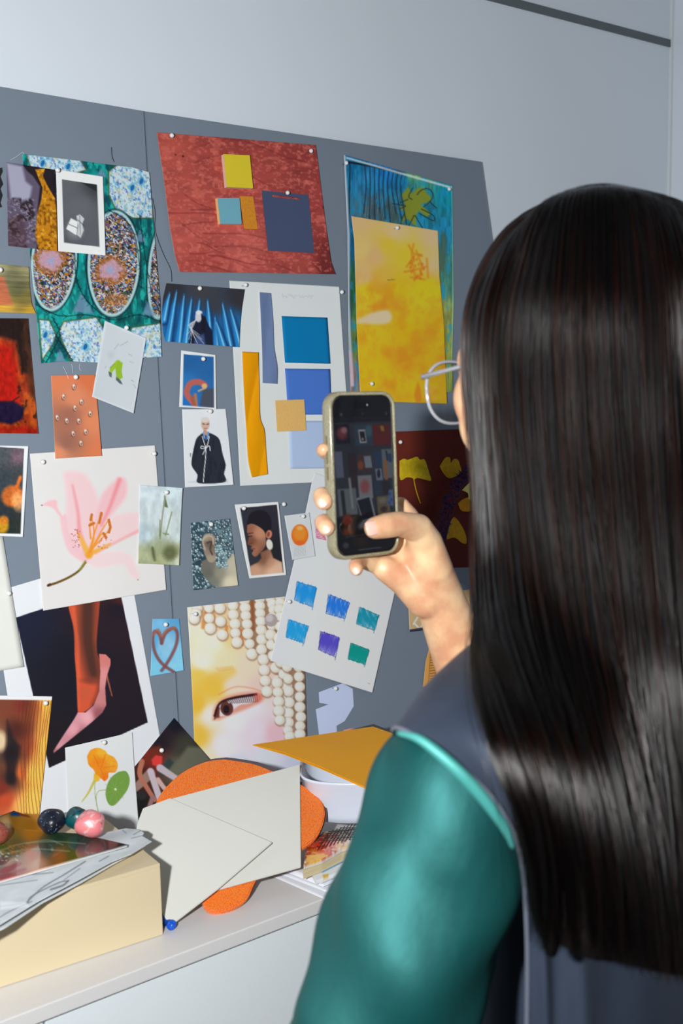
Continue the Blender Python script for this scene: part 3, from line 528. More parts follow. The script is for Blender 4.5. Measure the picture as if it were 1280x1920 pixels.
def a_profile(A):
    A.c[:] = (226, 228, 236)
    B = Art(A.X, A.Y, (42, 43, 52)); B.idw([(455, 960, (46, 48, 58)), (515, 955, (44, 44, 54)), (460, 1060, (50, 52, 60)), (525, 1040, (34, 34, 40))])
    B.poly(catm([(462, 982), (470, 962), (490, 956), (506, 968), (508, 990), (500, 1000), (480, 992), (462, 992)], 30), (30, 24, 34), 2)
    face = catm([(463, 985), (472, 982), (486, 988), (496, 998), (498, 1012), (496, 1026), (486, 1038), (478, 1044), (472, 1038), (475, 1032), (470, 1028), (472, 1024), (464, 1020), (466, 1008), (463, 998)], 60)
    sk = Art(A.X, A.Y); sk.idw([(466, 992, (150, 98, 76)), (485, 1000, (196, 140, 110)), (470, 1015, (120, 72, 54)), (480, 1030, (168, 112, 86)), (490, 1035, (130, 84, 66)), (495, 1050, (120, 78, 60)), (505, 1055, (196, 146, 118)), (480, 1070, (206, 160, 130)), (520, 1065, (220, 180, 152)), (510, 1072, (226, 184, 156))])
    neck = [(488, 1036), (506, 1028), (512, 1046), (528, 1054), (531, 1076), (470, 1080), (468, 1062), (484, 1054), (490, 1046)]
    m_ = np.maximum(B.pm(face, 1.5), B.pm(neck, 3)); B.c += (sk.c - B.c) * m_[..., None]
    B.line([(466, 1006), (472, 1005)], 2, (60, 34, 30), 1.2); B.line([(464, 1001), (474, 999)], 1.6, (50, 30, 28), 1); B.line([(471, 1029), (478, 1029)], 2, (130, 60, 56), 1.2); B.line(catm([(466, 1020), (474, 1018)], 4), 1.2, (90, 50, 40))
    B.ell(504, 1002, 5.5, 8, (206, 130, 104), 10, 1.5); B.ell(503, 1002, 2.5, 5, (130, 66, 54), 10, 1.5); B.ell(505, 1021, 6, 10, (220, 216, 206), -10, 1.5)
    A.c += (B.c - A.c) * A.pm([(450, 952.5), (519, 946), (531.5, 1074), (471, 1079)], 1)[..., None]
def a_circle(A):
    A.c[:] = (208, 212, 216); A.ell(562, 1003, 16, 20, (222, 112, 24), 0, 1.5); A.ell(562, 1000, 12, 14, (240, 150, 50), 0, 6, .7); A.ell(562, 990, 6, 4, (250, 190, 120), 0, 3, .7); A.ell(562, 1018, 9, 4, (226, 96, 40), 0, 3, .7)
    for i in range(7): A.line([(554 + i * 3, 1024), (552 + i * 3.4, 1042)], .9, (150, 154, 160), 1, .5)
def a_marker(A):
    A.c[:] = (213, 216, 228)
    def scr(q, col, rnd, n=13):
        q = np.array(q, float); rr = random.Random(rnd); tl, tr, br, bl = q
        for i in range(n):
            t0, t1 = (i + .3) / n, (i + 1.1) / n; e = lambda: rr.uniform(-.04, .08)
            a0, a1 = e(), e(); p0 = tl + (tr - tl) * t0 + (bl - tl) * a0; p1 = bl + (br - bl) * t0 * .97 - (bl - tl) * a1; p2 = tl + (tr - tl) * t1 + (bl - tl) * e()
            A.line([p0, p1, p2], 2.0, col, 0.9, 0.95)
        d = tuple(np.array(col) * .72)
        A.line([tl, tr, br, bl, tl + (tl - tr) * .04], 1.2, d, .9, .9)
        A.line([tr, br + (br - tr) * .16], 1.1, d, .9, .9)
    scr([(558, 1091), (593, 1102), (586, 1138), (552, 1125)], (22, 140, 226), 1); scr([(617, 1115), (655, 1130), (646, 1160), (611, 1150)], (28, 110, 222), 2)
    scr([(675, 1139), (710, 1154), (702, 1182), (668, 1170)], (14, 134, 160), 3); scr([(542, 1162), (578, 1174), (569, 1206), (536, 1194)], (24, 152, 232), 4)
    scr([(602, 1184), (636, 1196), (629, 1232), (597, 1218)], (76, 66, 184), 5); scr([(659, 1206), (692, 1219), (684, 1246), (652, 1235)], (0, 138, 128), 6, 17)
    for i in range(11): A.line([(590 + i * .3, 976 + i * 3.2), (600 + i * 1.1, 982 + i * 3)], 1.5, (214, 30, 92), .9)
    A.line([(586, 1018), (590, 1042)], 1, (120, 130, 190), 1, .5); A.line([(690, 1281), (694, 1282)], 1, (120, 120, 130))
def a_pearl(A):
    X, Y = A.X, A.Y
    A.idw([(360, 1150, (232, 226, 210)), (400, 1200, (246, 236, 214)), (380, 1240, (242, 232, 216)), (430, 1190, (244, 208, 140)), (430, 1245, (246, 220, 180)), (460, 1250, (246, 214, 190)), (372, 1270, (240, 196, 90)), (400, 1290, (240, 190, 70)), (368, 1320, (238, 184, 60)), (370, 1380, (240, 186, 70)), (395, 1340, (238, 224, 214)), (440, 1285, (246, 214, 196)), (485, 1290, (244, 200, 190)), (440, 1350, (236, 228, 236)), (420, 1400, (232, 226, 238)), (480, 1370, (238, 214, 226)), (515, 1375, (244, 186, 196)), (540, 1340, (232, 218, 226)), (500, 1420, (216, 220, 238)), (440, 1440, (206, 212, 232)), (560, 1430, (200, 206, 226)), (390, 1425, (236, 220, 190)), (470, 1320, (240, 226, 234))], 3.4)
    A.poly(catm([(362, 1285), (400, 1262), (432, 1252), (442, 1262), (410, 1286), (380, 1306), (364, 1320)], 30), (236, 186, 70), 10, .6)
    eye = catm([(402, 1346), (404, 1332), (414, 1318), (430, 1311), (452, 1306), (476, 1303), (484, 1308), (470, 1318), (450, 1322), (436, 1332), (424, 1341), (410, 1343)], 50)
    A.poly(catm([(398, 1350), (402, 1326), (420, 1308), (460, 1298), (492, 1300), (492, 1314), (470, 1326), (440, 1338), (410, 1350)], 40), (214, 130, 104), 7, .75)
    A.poly(eye, (222, 214, 220), 2.5); A.ell(425, 1328, 12, 14, (94, 50, 44), -12, 2); A.ell(424, 1330, 6, 8, (36, 20, 26), 0, 2); A.ell(429, 1317, 2.5, 2, (226, 220, 224), 0, 1.2); A.poly([(401, 1350), (403, 1332), (409, 1322), (412, 1328), (411, 1345), (406, 1346)], (104, 52, 40), 3)
    A.line(catm([(402, 1342), (412, 1319), (436, 1309), (480, 1302)], 20), (4, 5), (52, 24, 30), 2)
    for i in range(26):
        x = 430 + i * 2.1; A.line([(x, 1310 - i * .22), (x - 3 + i * .12, 1319 - i * .1)], 1.1, (60, 34, 44), 1, .7)
    A.line(catm([(410, 1302), (440, 1288), (470, 1290), (490, 1296)], 16), 2, (214, 134, 90), 3, .7); A.ell(482, 1308, 7, 8, (220, 90, 80), 0, 6, .6)
    for i in range(14): A.line([(404 + i * 2.4, 1252 - i * .3), (410 + i * 2.2, 1259 - i * .3)], .9, (200, 150, 60), 1.2, .5)
    A.poly([(440, 1115), (580, 1100), (580, 1400), (556, 1400), (534, 1300), (500, 1230), (470, 1220), (452, 1180)], (150, 110, 84), 8, 0.85); A.poly([(362, 1140), (460, 1120), (462, 1200), (440, 1200), (400, 1180), (370, 1165)], (226, 190, 150), 8, .6)
    rr = random.Random(3)
    A.line([(384, 1150), (381, 1176)], 8, (206, 130, 62), 4, .8); A.line([(400, 1140), (404, 1175)], 5, (206, 130, 62), 3, .6); A.line([(425, 1175), (422, 1194)], 6, (214, 130, 60), 3, .8); A.line([(452, 1182), (454, 1208)], 7, (206, 110, 50), 3, .8); A.line([(472, 1125), (474, 1180)], 7, (150, 84, 50), 3, .9); A.line([(566, 1255), (574, 1400)], 8, (60, 46, 44), 4, .8)
    strands = [[(370, 1140), (365, 1160)], [(391, 1140), (394, 1178)], [(412, 1140), (416, 1190)], [(436, 1135), (444, 1204)], [(457, 1125), (462, 1170), (472, 1226)], [(487, 1122), (488, 1170), (492, 1230), (500, 1296)], [(508, 1122), (512, 1150), (508, 1190), (514, 1240), (524, 1300)], [(526, 1118), (524, 1160), (524, 1230), (540, 1300), (536, 1340)], [(538, 1250), (542, 1310), (540, 1360), (544, 1392)], [(560, 1250), (562, 1300), (563, 1350), (562, 1392)], [(520, 1280), (524, 1350)]]
    for st in strands:
        L = [math.dist(st[i], st[i + 1]) for i in range(len(st) - 1)]; tot = sum(L); n = max(2, int(tot / 17)); P = catm(st, n + 1)
        for (x, y) in P:
            r = 9.6 + rr.uniform(-.8, .8); x += rr.uniform(-1, 1)
            A.ell(x + 1, y + 2, r + 1.5, r + 1.5, (150, 120, 96), 0, 3, .7); A.ell(x, y, r, r, (220, 212, 196), 0, 1.6); A.ell(x - 2, y - 1, r * .72, r * .72, (240, 236, 226), 0, 4, .9); A.ell(x - 3, y - 3, 2.4, 2.4, (252, 252, 248), 0, 2, .9)
    A.ell(508, 1163, 12, 12, (172, 160, 160), 0, 1.6); A.ell(505, 1159, 7, 7, (206, 196, 200), 0, 4, .9)
def a_bluepaint(A):
    X, Y = A.X, A.Y
    A.idw([(660, 310, (14, 96, 140)), (690, 340, (40, 116, 160)), (720, 330, (20, 104, 170)), (750, 340, (16, 96, 140)), (840, 370, (10, 122, 140)), (830, 430, (26, 110, 138)), (840, 520, (60, 112, 100)), (845, 600, (130, 136, 70)), (840, 680, (120, 130, 60)), (655, 450, (20, 80, 116)), (658, 540, (40, 90, 60)), (662, 640, (90, 116, 60)), (665, 710, (120, 110, 110)), (700, 390, (70, 96, 106)), (730, 400, (60, 84, 84)), (780, 340, (50, 124, 120)), (800, 400, (24, 110, 132)), (780, 330, (96, 150, 70))], 3.2)
    A.noise(3, 22, 0.3, 151); A.put(np.clip((fbm(X / 6, Y / 18, 153) - 0.55) * 6, 0, 0.6), (24, 130, 176))
    A.poly(catm([(765, 350), (772, 362), (778, 356), (790, 352), (800, 362), (808, 372), (800, 380), (790, 384), (806, 400), (798, 405), (784, 396), (780, 420), (794, 432), (774, 420), (762, 410), (750, 420), (758, 398), (746, 390), (758, 384), (752, 366)], 70), (118, 124, 34), 3, .95)
    for ln in ([(782, 365), (790, 356), (804, 354), (812, 366), (806, 378), (794, 388)], [(774, 352), (766, 368), (772, 374)], [(750, 380), (764, 374)], [(736, 382), (760, 386), (748, 392)], [(790, 392), (812, 404), (812, 414), (786, 400)], [(758, 400), (750, 420)], [(776, 404), (766, 424)], [(778, 404), (792, 428)], [(805, 378), (818, 390)]): A.line(catm(ln, 10), 2, (34, 44, 40), 1.4, .9)
    A.line([(654, 304), (700, 312), (752, 324)], 4, (14, 30, 44), 1.5); A.line([(656, 306), (652, 480), (656, 560), (658, 700)], 3, (14, 40, 60), 2, .9)
    for i in range(9): A.line(catm([(684 + i * 9, 312 + i * 1.3), (686 + i * 8, 350), (682 + i * 10, 400 + (i % 3) * 10)], 8), 2.2, (24, 40, 60), 1.6, .85)
    for i in range(14): A.line([(690 + i * 4.2, 370 + (i * 7) % 20), (686 + i * 4.2, 412)], 1.3, (40, 54, 60), 1.2, .6)
    A.poly(catm([(828, 430), (838, 450), (834, 490), (826, 510), (822, 480)], 20), (70, 80, 60), 5, .7)
    A.line([(650, 296), (846, 352)], 3.5, (196, 204, 212), 3, .9); A.line([(645, 292), (653, 440), (653, 560), (656, 640), (660, 722)], 5, (178, 188, 198), 3, .9); A.line([(848, 350), (850, 560), (848, 680)], 3, (140, 190, 160), 2, .8); A.line([(656, 660), (661, 722)], 5, (206, 160, 176), 3, .8)
def a_yellow(A):
    X, Y = A.X, A.Y
    A.idw([(670, 412, (226, 178, 122)), (740, 435, (216, 178, 126)), (815, 440, (204, 170, 124)), (815, 500, (206, 172, 118)), (680, 470, (232, 186, 112)), (700, 480, (228, 170, 110)), (730, 460, (222, 180, 50)), (760, 480, (226, 180, 40)), (680, 520, (226, 178, 126)), (720, 520, (226, 170, 60)), (690, 545, (226, 190, 20)), (740, 540, (226, 174, 10)), (800, 540, (230, 176, 6)), (700, 620, (226, 180, 20)), (760, 620, (222, 168, 4)), (820, 620, (226, 160, 8)), (700, 700, (240, 180, 10)), (760, 680, (240, 156, 8)), (820, 700, (236, 158, 8)), (700, 745, (240, 180, 16)), (800, 745, (236, 160, 14)), (760, 740, (240, 170, 10))], 3.2)
    g_ = np.clip((Y - 500) / 60, 0, 1); A.put(np.clip((fbm(X / 26, Y / 30, 161) - 0.46) * 2.4, 0, .6) * g_, (236, 124, 14)); A.put(np.clip((fbm(X / 34, Y / 30, 163) - 0.5) * 2.0, 0, .4) * g_, (226, 190, 20)); A.put(np.clip((fbm(X / 9, Y / 12, 165) - 0.5) * 2, 0, .3) * g_, (244, 140, 30))
    A.poly(catm([(668, 600), (700, 585), (728, 582), (734, 600), (716, 608), (668, 606)], 24), (226, 196, 176), 7, .85); A.poly([(690, 574), (720, 560), (732, 576), (700, 584)], (236, 130, 20), 9, .7)
    for ln in ([(775, 458), (772, 480), (778, 520)], [(766, 460), (775, 475), (786, 478)], [(762, 500), (776, 480)], [(780, 470), (790, 500), (786, 520)], [(758, 510), (780, 505), (800, 500)], [(770, 520), (796, 524)], [(800, 485), (802, 520)]): A.line(catm(ln, 8), 4, (226, 130, 20), 3, .8)
    for i in range(26): A.ell(766 + 30 * hash2(i, 2, 1), 478 + 48 * hash2(i, 7, 1), 2, 3, (210, 100, 14), 0, 2, .6)
    A.poly(catm([(776, 740), (784, 716), (790, 750), (780, 756)], 12), (240, 110, 20), 5, .7); A.line([(726, 525), (740, 524)], 1, (60, 70, 60))
def a_ginkgo_paper(A):
    A.idw([(750, 820, (112, 42, 30)), (880, 820, (100, 34, 26)), (760, 1000, (104, 36, 26)), (900, 1050, (92, 32, 26))]); A.noise(20, 20, 0.05, 171)
def a_tan(A):
    A.idw([(765, 1125, (190, 160, 116)), (900, 1180, (184, 150, 104))]); A.line([(775, 1170), (786, 1152), (795, 1166), (787, 1180), (776, 1168)], 3, (206, 206, 196), 1.2); A.poly([(762, 1181), (900, 1160), (900, 1190), (762, 1190)], (40, 44, 60), 1)
def a_woven(A):
    A.c[:] = (206, 146, 74)
    for i in range(14):
        y = 1218 + i * 5; A.line([(806, y), (836, y - 4)], 1.8, (130, 84, 36), 1)
    for x in (808, 820, 832): A.line([(x, 1212), (x - 6, 1290)], 1.2, (140, 92, 40), 1)

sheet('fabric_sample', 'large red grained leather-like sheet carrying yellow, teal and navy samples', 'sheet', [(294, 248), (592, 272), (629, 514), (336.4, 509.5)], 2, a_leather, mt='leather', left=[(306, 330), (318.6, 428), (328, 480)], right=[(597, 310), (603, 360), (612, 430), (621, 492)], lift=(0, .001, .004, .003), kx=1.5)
def block(name, label, q, lvl, th, front, side, grain=None, group=None, lab2=None, soft=.0006):
    P = board_pts(q, 0.0006 * lvl + th)
    mf = mat(front[0], front[1], 0.5, 0.35, var=front[2], vscale=front[3], k=1.3, stretch=grain)
    root = bpy.data.objects.new(name, None); COL.objects.link(root); root.location = P[0]; tag(root, label, 'sample', group)
    bpy.context.view_layer.update()
    ctr = Vector(P[0])
    o1 = prism('backing', [Vector(p) - ctr - Vector(BN) * 0.0006 for p in P], BN, th - 0.0006, mat(side[0], side[1], 0.8, 0.2, var=0.05, k=1.3), root)
    o2 = prism('face', [Vector(p) - ctr for p in P], BN, 0.0006, mf, root)
    return root
block('color_sample', 'bright yellow square block stuck on the red sheet', [(419.5, 289), (468, 291), (474.5, 353), (425.5, 350.6)], 3, .007, ('yellow_card', (208, 186, 42), .02, 20), ('raw_backing', (206, 180, 160)))
block('color_sample', 'dusty teal square block stuck on the red sheet', [(408, 371), (449, 371), (453, 420), (413, 419.5)], 3, .007, ('teal_card', (104, 160, 176), .02, 20), ('ply_backing', (214, 180, 120)))
block('wood_sample', 'amber wood chip beside the teal block on the red sheet', [(449.5, 367.5), (474.5, 368.5), (483, 430), (458, 429)], 3, .002, ('amber_wood', (196, 126, 32), .22, 60), ('amber_edge', (150, 96, 30)), (30, 30, 3))
nv = board_pts([(491.4, 357), (578, 365.5), (589, 474.5), (503, 469.5)], .004)
hole = board_pts([(509.8, 364.5), (563.8, 371.5), (563.5, 374.8), (510.5, 369)], .004)
nvm = mat('navy_card', (60, 70, 98), 0.5, 0.35, var=.02, k=1.5)
V_ = [Vector(p) for p in nv + hole]; V_ += [v - Vector(BN) * .0015 for v in V_]
Fq = []
for i in range(4):
    j = (i + 1) % 4; Fq += [(i, j, 4 + j, 4 + i), (8 + j, 8 + i, 12 + i, 12 + j), (j, i, 8 + i, 8 + j), (4 + i, 4 + j, 12 + j, 12 + i)]
tag(mesh_obj('color_sample', V_, Fq, nvm), 'navy blue sample card with a slot at the top, pinned on the red sheet', 'sample')

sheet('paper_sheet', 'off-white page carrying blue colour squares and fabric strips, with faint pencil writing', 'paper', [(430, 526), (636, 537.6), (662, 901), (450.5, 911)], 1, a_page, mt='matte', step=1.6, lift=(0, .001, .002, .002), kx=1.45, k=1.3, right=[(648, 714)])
sheet('photo_print', 'photo of a long-haired person before a blue striped curtain under the red sheet', 'photo', [(311.7, 531), (458.5, 542.5), (448.4, 651), (309, 640)], 4, a_curtain, left=[(305, 560), (303, 590), (305, 625)], right=[(453, 580), (450, 615)], lift=(.003, .003, .003, .003))
for q, c, lb in (([(527.6, 592.5), (613.8, 595.4), (619.6, 682), (534, 680)], (0, 116, 172), 'strong blue square, topmost of three on the swatch page'),
                 ([(534, 691), (619, 691.7), (622.5, 777.5), (540, 777.5)], (70, 114, 196), 'mid blue square, the middle one of three on the swatch page'),
                 ([(541, 789), (627, 789), (630, 878), (543.5, 879)], (170, 190, 226), 'pale lavender-blue square, lowest of three on the swatch page')):
    sheet('paint_swatch', lb, 'swatch', q, 3, None, c, 6, 1.35, (0, .0005, .0008, .0005), 'matte', 'blue squares on the swatch page')
block('wood_sample', 'pale oak veneer square overlapping the blue squares on the swatch page', [(517.5, 750.6), (570, 749), (574, 807), (521, 809)], 5, .002, ('oak_veneer', (212, 170, 100), .14, 120), ('oak_edge', (180, 140, 80)), (25, 25, 1.5))
def strip(label, left, right, lvl, col, folds, k=1.3):
    L = spline(np.array(left, float), 90); R = spline(np.array(right, float), 90); u = np.linspace(0, 1, 22)[None, :, None]
    G = L[:, None] * (1 - u) + R[:, None] * u; X, Y = G[..., 0], G[..., 1]; U = np.broadcast_to(u[..., 0], X.shape)
    off = .0006 * lvl + .0016 + folds(X, Y, U); A = Art(X, Y, col); A.noise(5, 30, 0.04, lvl)
    o = grid_obj('fabric_strip', on_board(X, Y, off), M['cloth'], cols=np.clip(lin(np.clip(A.c, 0, 255)) * k, 0, .9), thick=.0006, nrm=BN); return tag(o, label, 'fabric', 'fabric strips on the swatch page')
strip('narrow grey-blue fabric strip hanging on the swatch page', [(486.6, 547.7), (489, 600), (491.5, 662), (492.4, 718)], [(508, 549.7), (512, 600), (514, 650), (520, 688), (520, 719.7)], 3, (100, 118, 156), lambda X, Y, U: .0008 * np.sin(U * 4 + Y / 40) + .0008)
strip('bright orange twisted fabric strip on the swatch page', [(454, 659), (457.7, 745.7), (462, 810), (465, 861), (472, 895)], [(484.6, 660.5), (486, 720), (487.5, 780), (496, 808), (499, 850), (502, 889)], 3, (255, 136, 0), lambda X, Y, U: .0022 * np.abs(np.sin(U * 2.6 + (Y - 660) / 46)) + .001, 1.5)
sheet('photo_print', 'small bordered photo of a bent figure against deep blue sky', 'photo', [(339.7, 656.7), (404, 665.6), (405.6, 767), (336, 763)], 3, a_bluesky, lift=(0, .002, .004, .001))
sheet('photo_print', 'white-bordered photo of a person in a big black coat tied with a white cord', 'photo', [(341.5, 767.4), (423, 766.5), (438, 909), (347, 914)], 2, a_coat, lift=(0, .001, .004, .002))
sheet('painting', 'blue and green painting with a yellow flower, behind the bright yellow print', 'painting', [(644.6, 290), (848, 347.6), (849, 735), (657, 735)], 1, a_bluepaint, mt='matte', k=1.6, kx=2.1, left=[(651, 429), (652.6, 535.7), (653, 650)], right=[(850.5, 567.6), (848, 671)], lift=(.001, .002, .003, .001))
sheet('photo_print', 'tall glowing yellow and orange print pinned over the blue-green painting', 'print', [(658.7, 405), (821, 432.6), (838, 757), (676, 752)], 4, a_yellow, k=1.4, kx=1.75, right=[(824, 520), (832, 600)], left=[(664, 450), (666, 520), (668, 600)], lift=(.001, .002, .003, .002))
sheet('photo_print', 'photo of an ear surrounded by silvery blue beads', 'photo', [(357, 980.6), (431, 972), (446.6, 1097.5), (362, 1106.6)], 2, a_ear, lift=(0, .001, .005, .001))
sheet('photo_print', 'white-bordered profile portrait of a dark-haired woman with a large earring', 'photo', [(440, 946), (522, 941), (536.6, 1078), (467.7, 1084.7)], 2, a_profile, lift=(.001, .003, .004, .001), left=[(456, 1030)])
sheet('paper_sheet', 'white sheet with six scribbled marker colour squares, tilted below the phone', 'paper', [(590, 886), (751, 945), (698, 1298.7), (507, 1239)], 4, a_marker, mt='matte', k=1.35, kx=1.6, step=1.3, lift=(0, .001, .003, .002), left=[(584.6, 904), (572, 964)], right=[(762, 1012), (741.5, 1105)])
sheet('card', 'small card with an orange ball, left of the hand holding the phone', 'card', [(533, 967), (580, 961), (591, 1042.8), (548, 1050)], 6, a_circle, k=1.3, lift=(0, .001, .002, .002))
sheet('poster', 'big close-up print of an eye framed by strings of pearls', 'print', [(351, 1138.6), (566, 1115), (578, 1455), (388, 1455)], 1, a_pearl, left=[(356, 1220), (362, 1335), (364, 1390)], right=[(572, 1259), (576, 1385)], lift=(.001, .001, .003, .0), bow=.004)
lc = board_pts([(597.7, 1298), (642.4, 1281), (661, 1291.5), (663, 1324), (646, 1352), (630.6, 1361), (632, 1384), (599, 1384), (592, 1330), (615.5, 1320.7), (598.7, 1317.7)][::-1], .0012)
tag(prism('paper_cutout', lc, BN, .0005, mat('lavender_paper', (190, 200, 230), 0.7, 0.2, var=.02, k=1.25)), 'pale lavender paper cutout with angular edges under the marker sheet', 'paper')
pcn = board_pts([(640, 1400), (644, 1369), (655, 1366), (676, 1366), (690, 1400)][::-1], .0012)
tag(prism('paper_cutout', pcn, BN, .0005, mat('pink_paper', (226, 150, 150), 0.7, 0.2, var=.02, k=1.25)), 'pink paper corner showing above the mustard folder', 'paper')
sheet('poster', 'dark red poster with pressed ginkgo leaves behind the hand and head', 'poster', [(722, 810), (905, 803), (930, 1062), (730, 1068)], 1, a_ginkgo_paper, mt='matte', k=1.1, step=5, lift=(0, 0, 0, 0))
wb = board_pts([(722, 1065), (730, 1071), (932, 1065.5), (930, 1061.5)][::-1], .0012)
def leaf(label, pts, stem, lvl, col):
    P = board_pts(catm(pts + [pts[0]], 44)[:-1][::-1], .0006 * lvl + .0008); mt = mat('ginkgo_yellow', col, 0.7, 0.2, var=.12, vscale=160, k=1.2)
    o = prism('ginkgo_leaf', P, BN, .0004, mt); tag(o, label, 'leaf', 'ginkgo leaves on the dark red poster')
    if stem: tube('stem', board_pts(catm(stem, 8), .0006 * lvl + .001), .0008, mt, o, 5)
leaf('yellow fan-shaped ginkgo leaf with a long stem right beside the phone', [(749, 864), (757, 860), (764, 862), (773, 859), (782, 856.5), (787, 862), (795, 861), (800, 872), (804, 886), (808, 901), (796, 899), (782, 896), (777, 899), (772, 896), (762, 895), (750, 899)], [(775, 896), (780, 920), (788, 944)], 3, (206, 176, 22))
leaf('shadowed ginkgo leaf beside the head, above the flower spike', [(824, 874), (834, 859), (843, 858), (845, 868), (850, 861), (858, 862), (862, 872), (864, 884), (852, 894), (840, 896), (830, 886)], None, 2, (196, 150, 20))
leaf('pale cream ginkgo leaf piece close to the face', [(866, 919), (878, 907), (890, 900), (892, 935), (879, 936), (877, 925)], None, 3, (236, 216, 130))
leaf('shadowed orange-yellow leaf right of the flower spike', [(858, 944), (868, 936), (882, 934), (888, 956), (866, 958)], None, 2, (200, 136, 16))
leaf('lowest shadowed ginkgo leaf right of the flower spike', [(836, 1012), (842, 985), (850, 970), (860, 978), (872, 1000), (874, 1018), (866, 1018), (852, 1008)], None, 2, (190, 140, 20))
sheet('card', 'tan card with a pale diamond and dark lower stripe beside the forearm', 'card', [(764.7, 1123), (880, 1105), (884, 1170), (768, 1185)], 2, a_tan, k=1.6)
sheet('fabric_sample', 'orange-brown woven scrap poking out left of the raised forearm', 'sample', [(807, 1206), (838, 1200), (850, 1280), (793, 1288)], 2, a_woven, k=1.6, left=[(798, 1240)])
def sprig():
    root = bpy.data.objects.new('flower_spike', None); COL.objects.link(root); tag(root, 'purple-blue flower spike pinned on the dark red poster, beside the head', 'flower')
    c = np.array(catm([(884, 878), (862, 900), (845, 935), (833, 975), (826, 1010), (822, 1036)], 40)); P = on_board(c[:, 0], c[:, 1], .022)
    st = np.array(catm([(822, 1036), (818, 1064), (812, 1100)], 8)); tube('stem', on_board(st[:, 0], st[:, 1], .022), .0016, mat('sprig_green', (70, 78, 44), 0.7, var=.1), root, 6)
    rr = random.Random(5); bm = bmesh.new()
    for i in range(620):
        t = rr.random() * 39; j = int(t); p = Vector(P[j]); d = (Vector(P[min(j + 1, 39)]) - Vector(P[max(j - 1, 0)])).normalized(); a_ = d.orthogonal().normalized(); a_.rotate(Matrix.Rotation(rr.random() * 6.283, 3, d))
        wd = .011 * (0.55 + .45 * math.sin(math.pi * min(1, (t + 6) / 45))); r = wd * math.sqrt(rr.random()); L = .0028 + .002 * rr.random()
        q = p + a_ * r + d * rr.uniform(-.002, .002); ax = (a_ + d * rr.uniform(-.3, .6)).normalized(); s_ = ax.orthogonal().normalized() * .0011; t_ = ax.cross(s_.normalized()) * .0011
        v = [bm.verts.new(q + s_), bm.verts.new(q + t_), bm.verts.new(q - s_), bm.verts.new(q - t_), bm.verts.new(q + ax * L), bm.verts.new(q - ax * .0015)]
        for k in range(4): bm.faces.new((v[k], v[(k + 1) % 4], v[4])); bm.faces.new((v[(k + 1) % 4], v[k], v[5]))
    me = bpy.data.meshes.new('florets'); bm.to_mesh(me); bm.free(); me.materials.append(mat('floret_purple', (62, 58, 112), 0.8, 0.1, var=.85, vscale=240)); o = bpy.data.objects.new('florets', me); COL.objects.link(o); o.parent = root
sprig()

# ------------------------------------------------------------ loose threads
def threadline(pts, off, rad, mt, label):
    P = [on_board(x, y, off) for x, y in catm(pts, 24)]; return tag(tube('loose_thread', P, rad, mt, None, 5), label, 'thread', 'loose threads on the boards')
threadline([(286, 372), (291, 400), (290, 425), (296, 450), (308, 480), (320, 505), (322, 528)], .002, .0004, M['thread'], 'long dark thread hanging down the seam beside the red sheet')
threadline([(209, 276), (210, 292), (214, 304)], .001, .0005, M['thread'], 'short dark bent thread above the top edge of the teal silk')
threadline([(134, 682), (136, 690), (137, 700)], .002, .0003, M['wthread'], 'pale frayed thread below the silk, just above the orange card')
threadline([(118, 686), (124, 698), (128, 710)], .003, .0003, M['wthread'], 'pale frayed thread lying across the top of the orange card')
threadline([(150, 682), (149, 690), (152, 695)], .002, .0003, M['wthread'], 'tiny pale thread end under the silk, right of the orange card pin')
threadline([(20, 300), (32, 293), (42, 286), (46, 290)], .002, .0003, M['wthread'], 'pale frayed thread at the top left corner of the teal silk')

# ------------------------------------------------------------ push pins
def pin_proto():
    bm = bmesh.new(); bmesh.ops.create_uvsphere(bm, u_segments=20, v_segments=12, radius=.0031); me = bpy.data.meshes.new('head'); bm.to_mesh(me); bm.free(); me.polygons.foreach_set('use_smooth', [True] * len(me.polygons)); me.materials.append(M['pin'])
    bm = bmesh.new(); bmesh.ops.create_cone(bm, segments=8, radius1=.0006, radius2=.0006, depth=.010, cap_ends=True, matrix=Matrix.Translation((0, 0, -.006))); m2_ = bpy.data.meshes.new('needle'); bm.to_mesh(m2_); bm.free(); m2_.materials.append(M['steel'])
    return me, m2_
PH, PN = pin_proto(); PR = Vector(BN).to_track_quat('Z', 'Y')
def pin(x, y, label, lvl=3, h=.0085):
    r = bpy.data.objects.new('push_pin', None); COL.objects.link(r); r.location = on_board(x, y, .0006 * lvl + h); r.rotation_mode = 'QUATERNION'; r.rotation_quaternion = PR
    tag(r, 'white ball-head pin ' + label, 'pin', 'white ball-head pins')
    a = bpy.data.objects.new('head', PH); COL.objects.link(a); a.parent = r; b = bpy.data.objects.new('needle', PN); COL.objects.link(b); b.parent = r
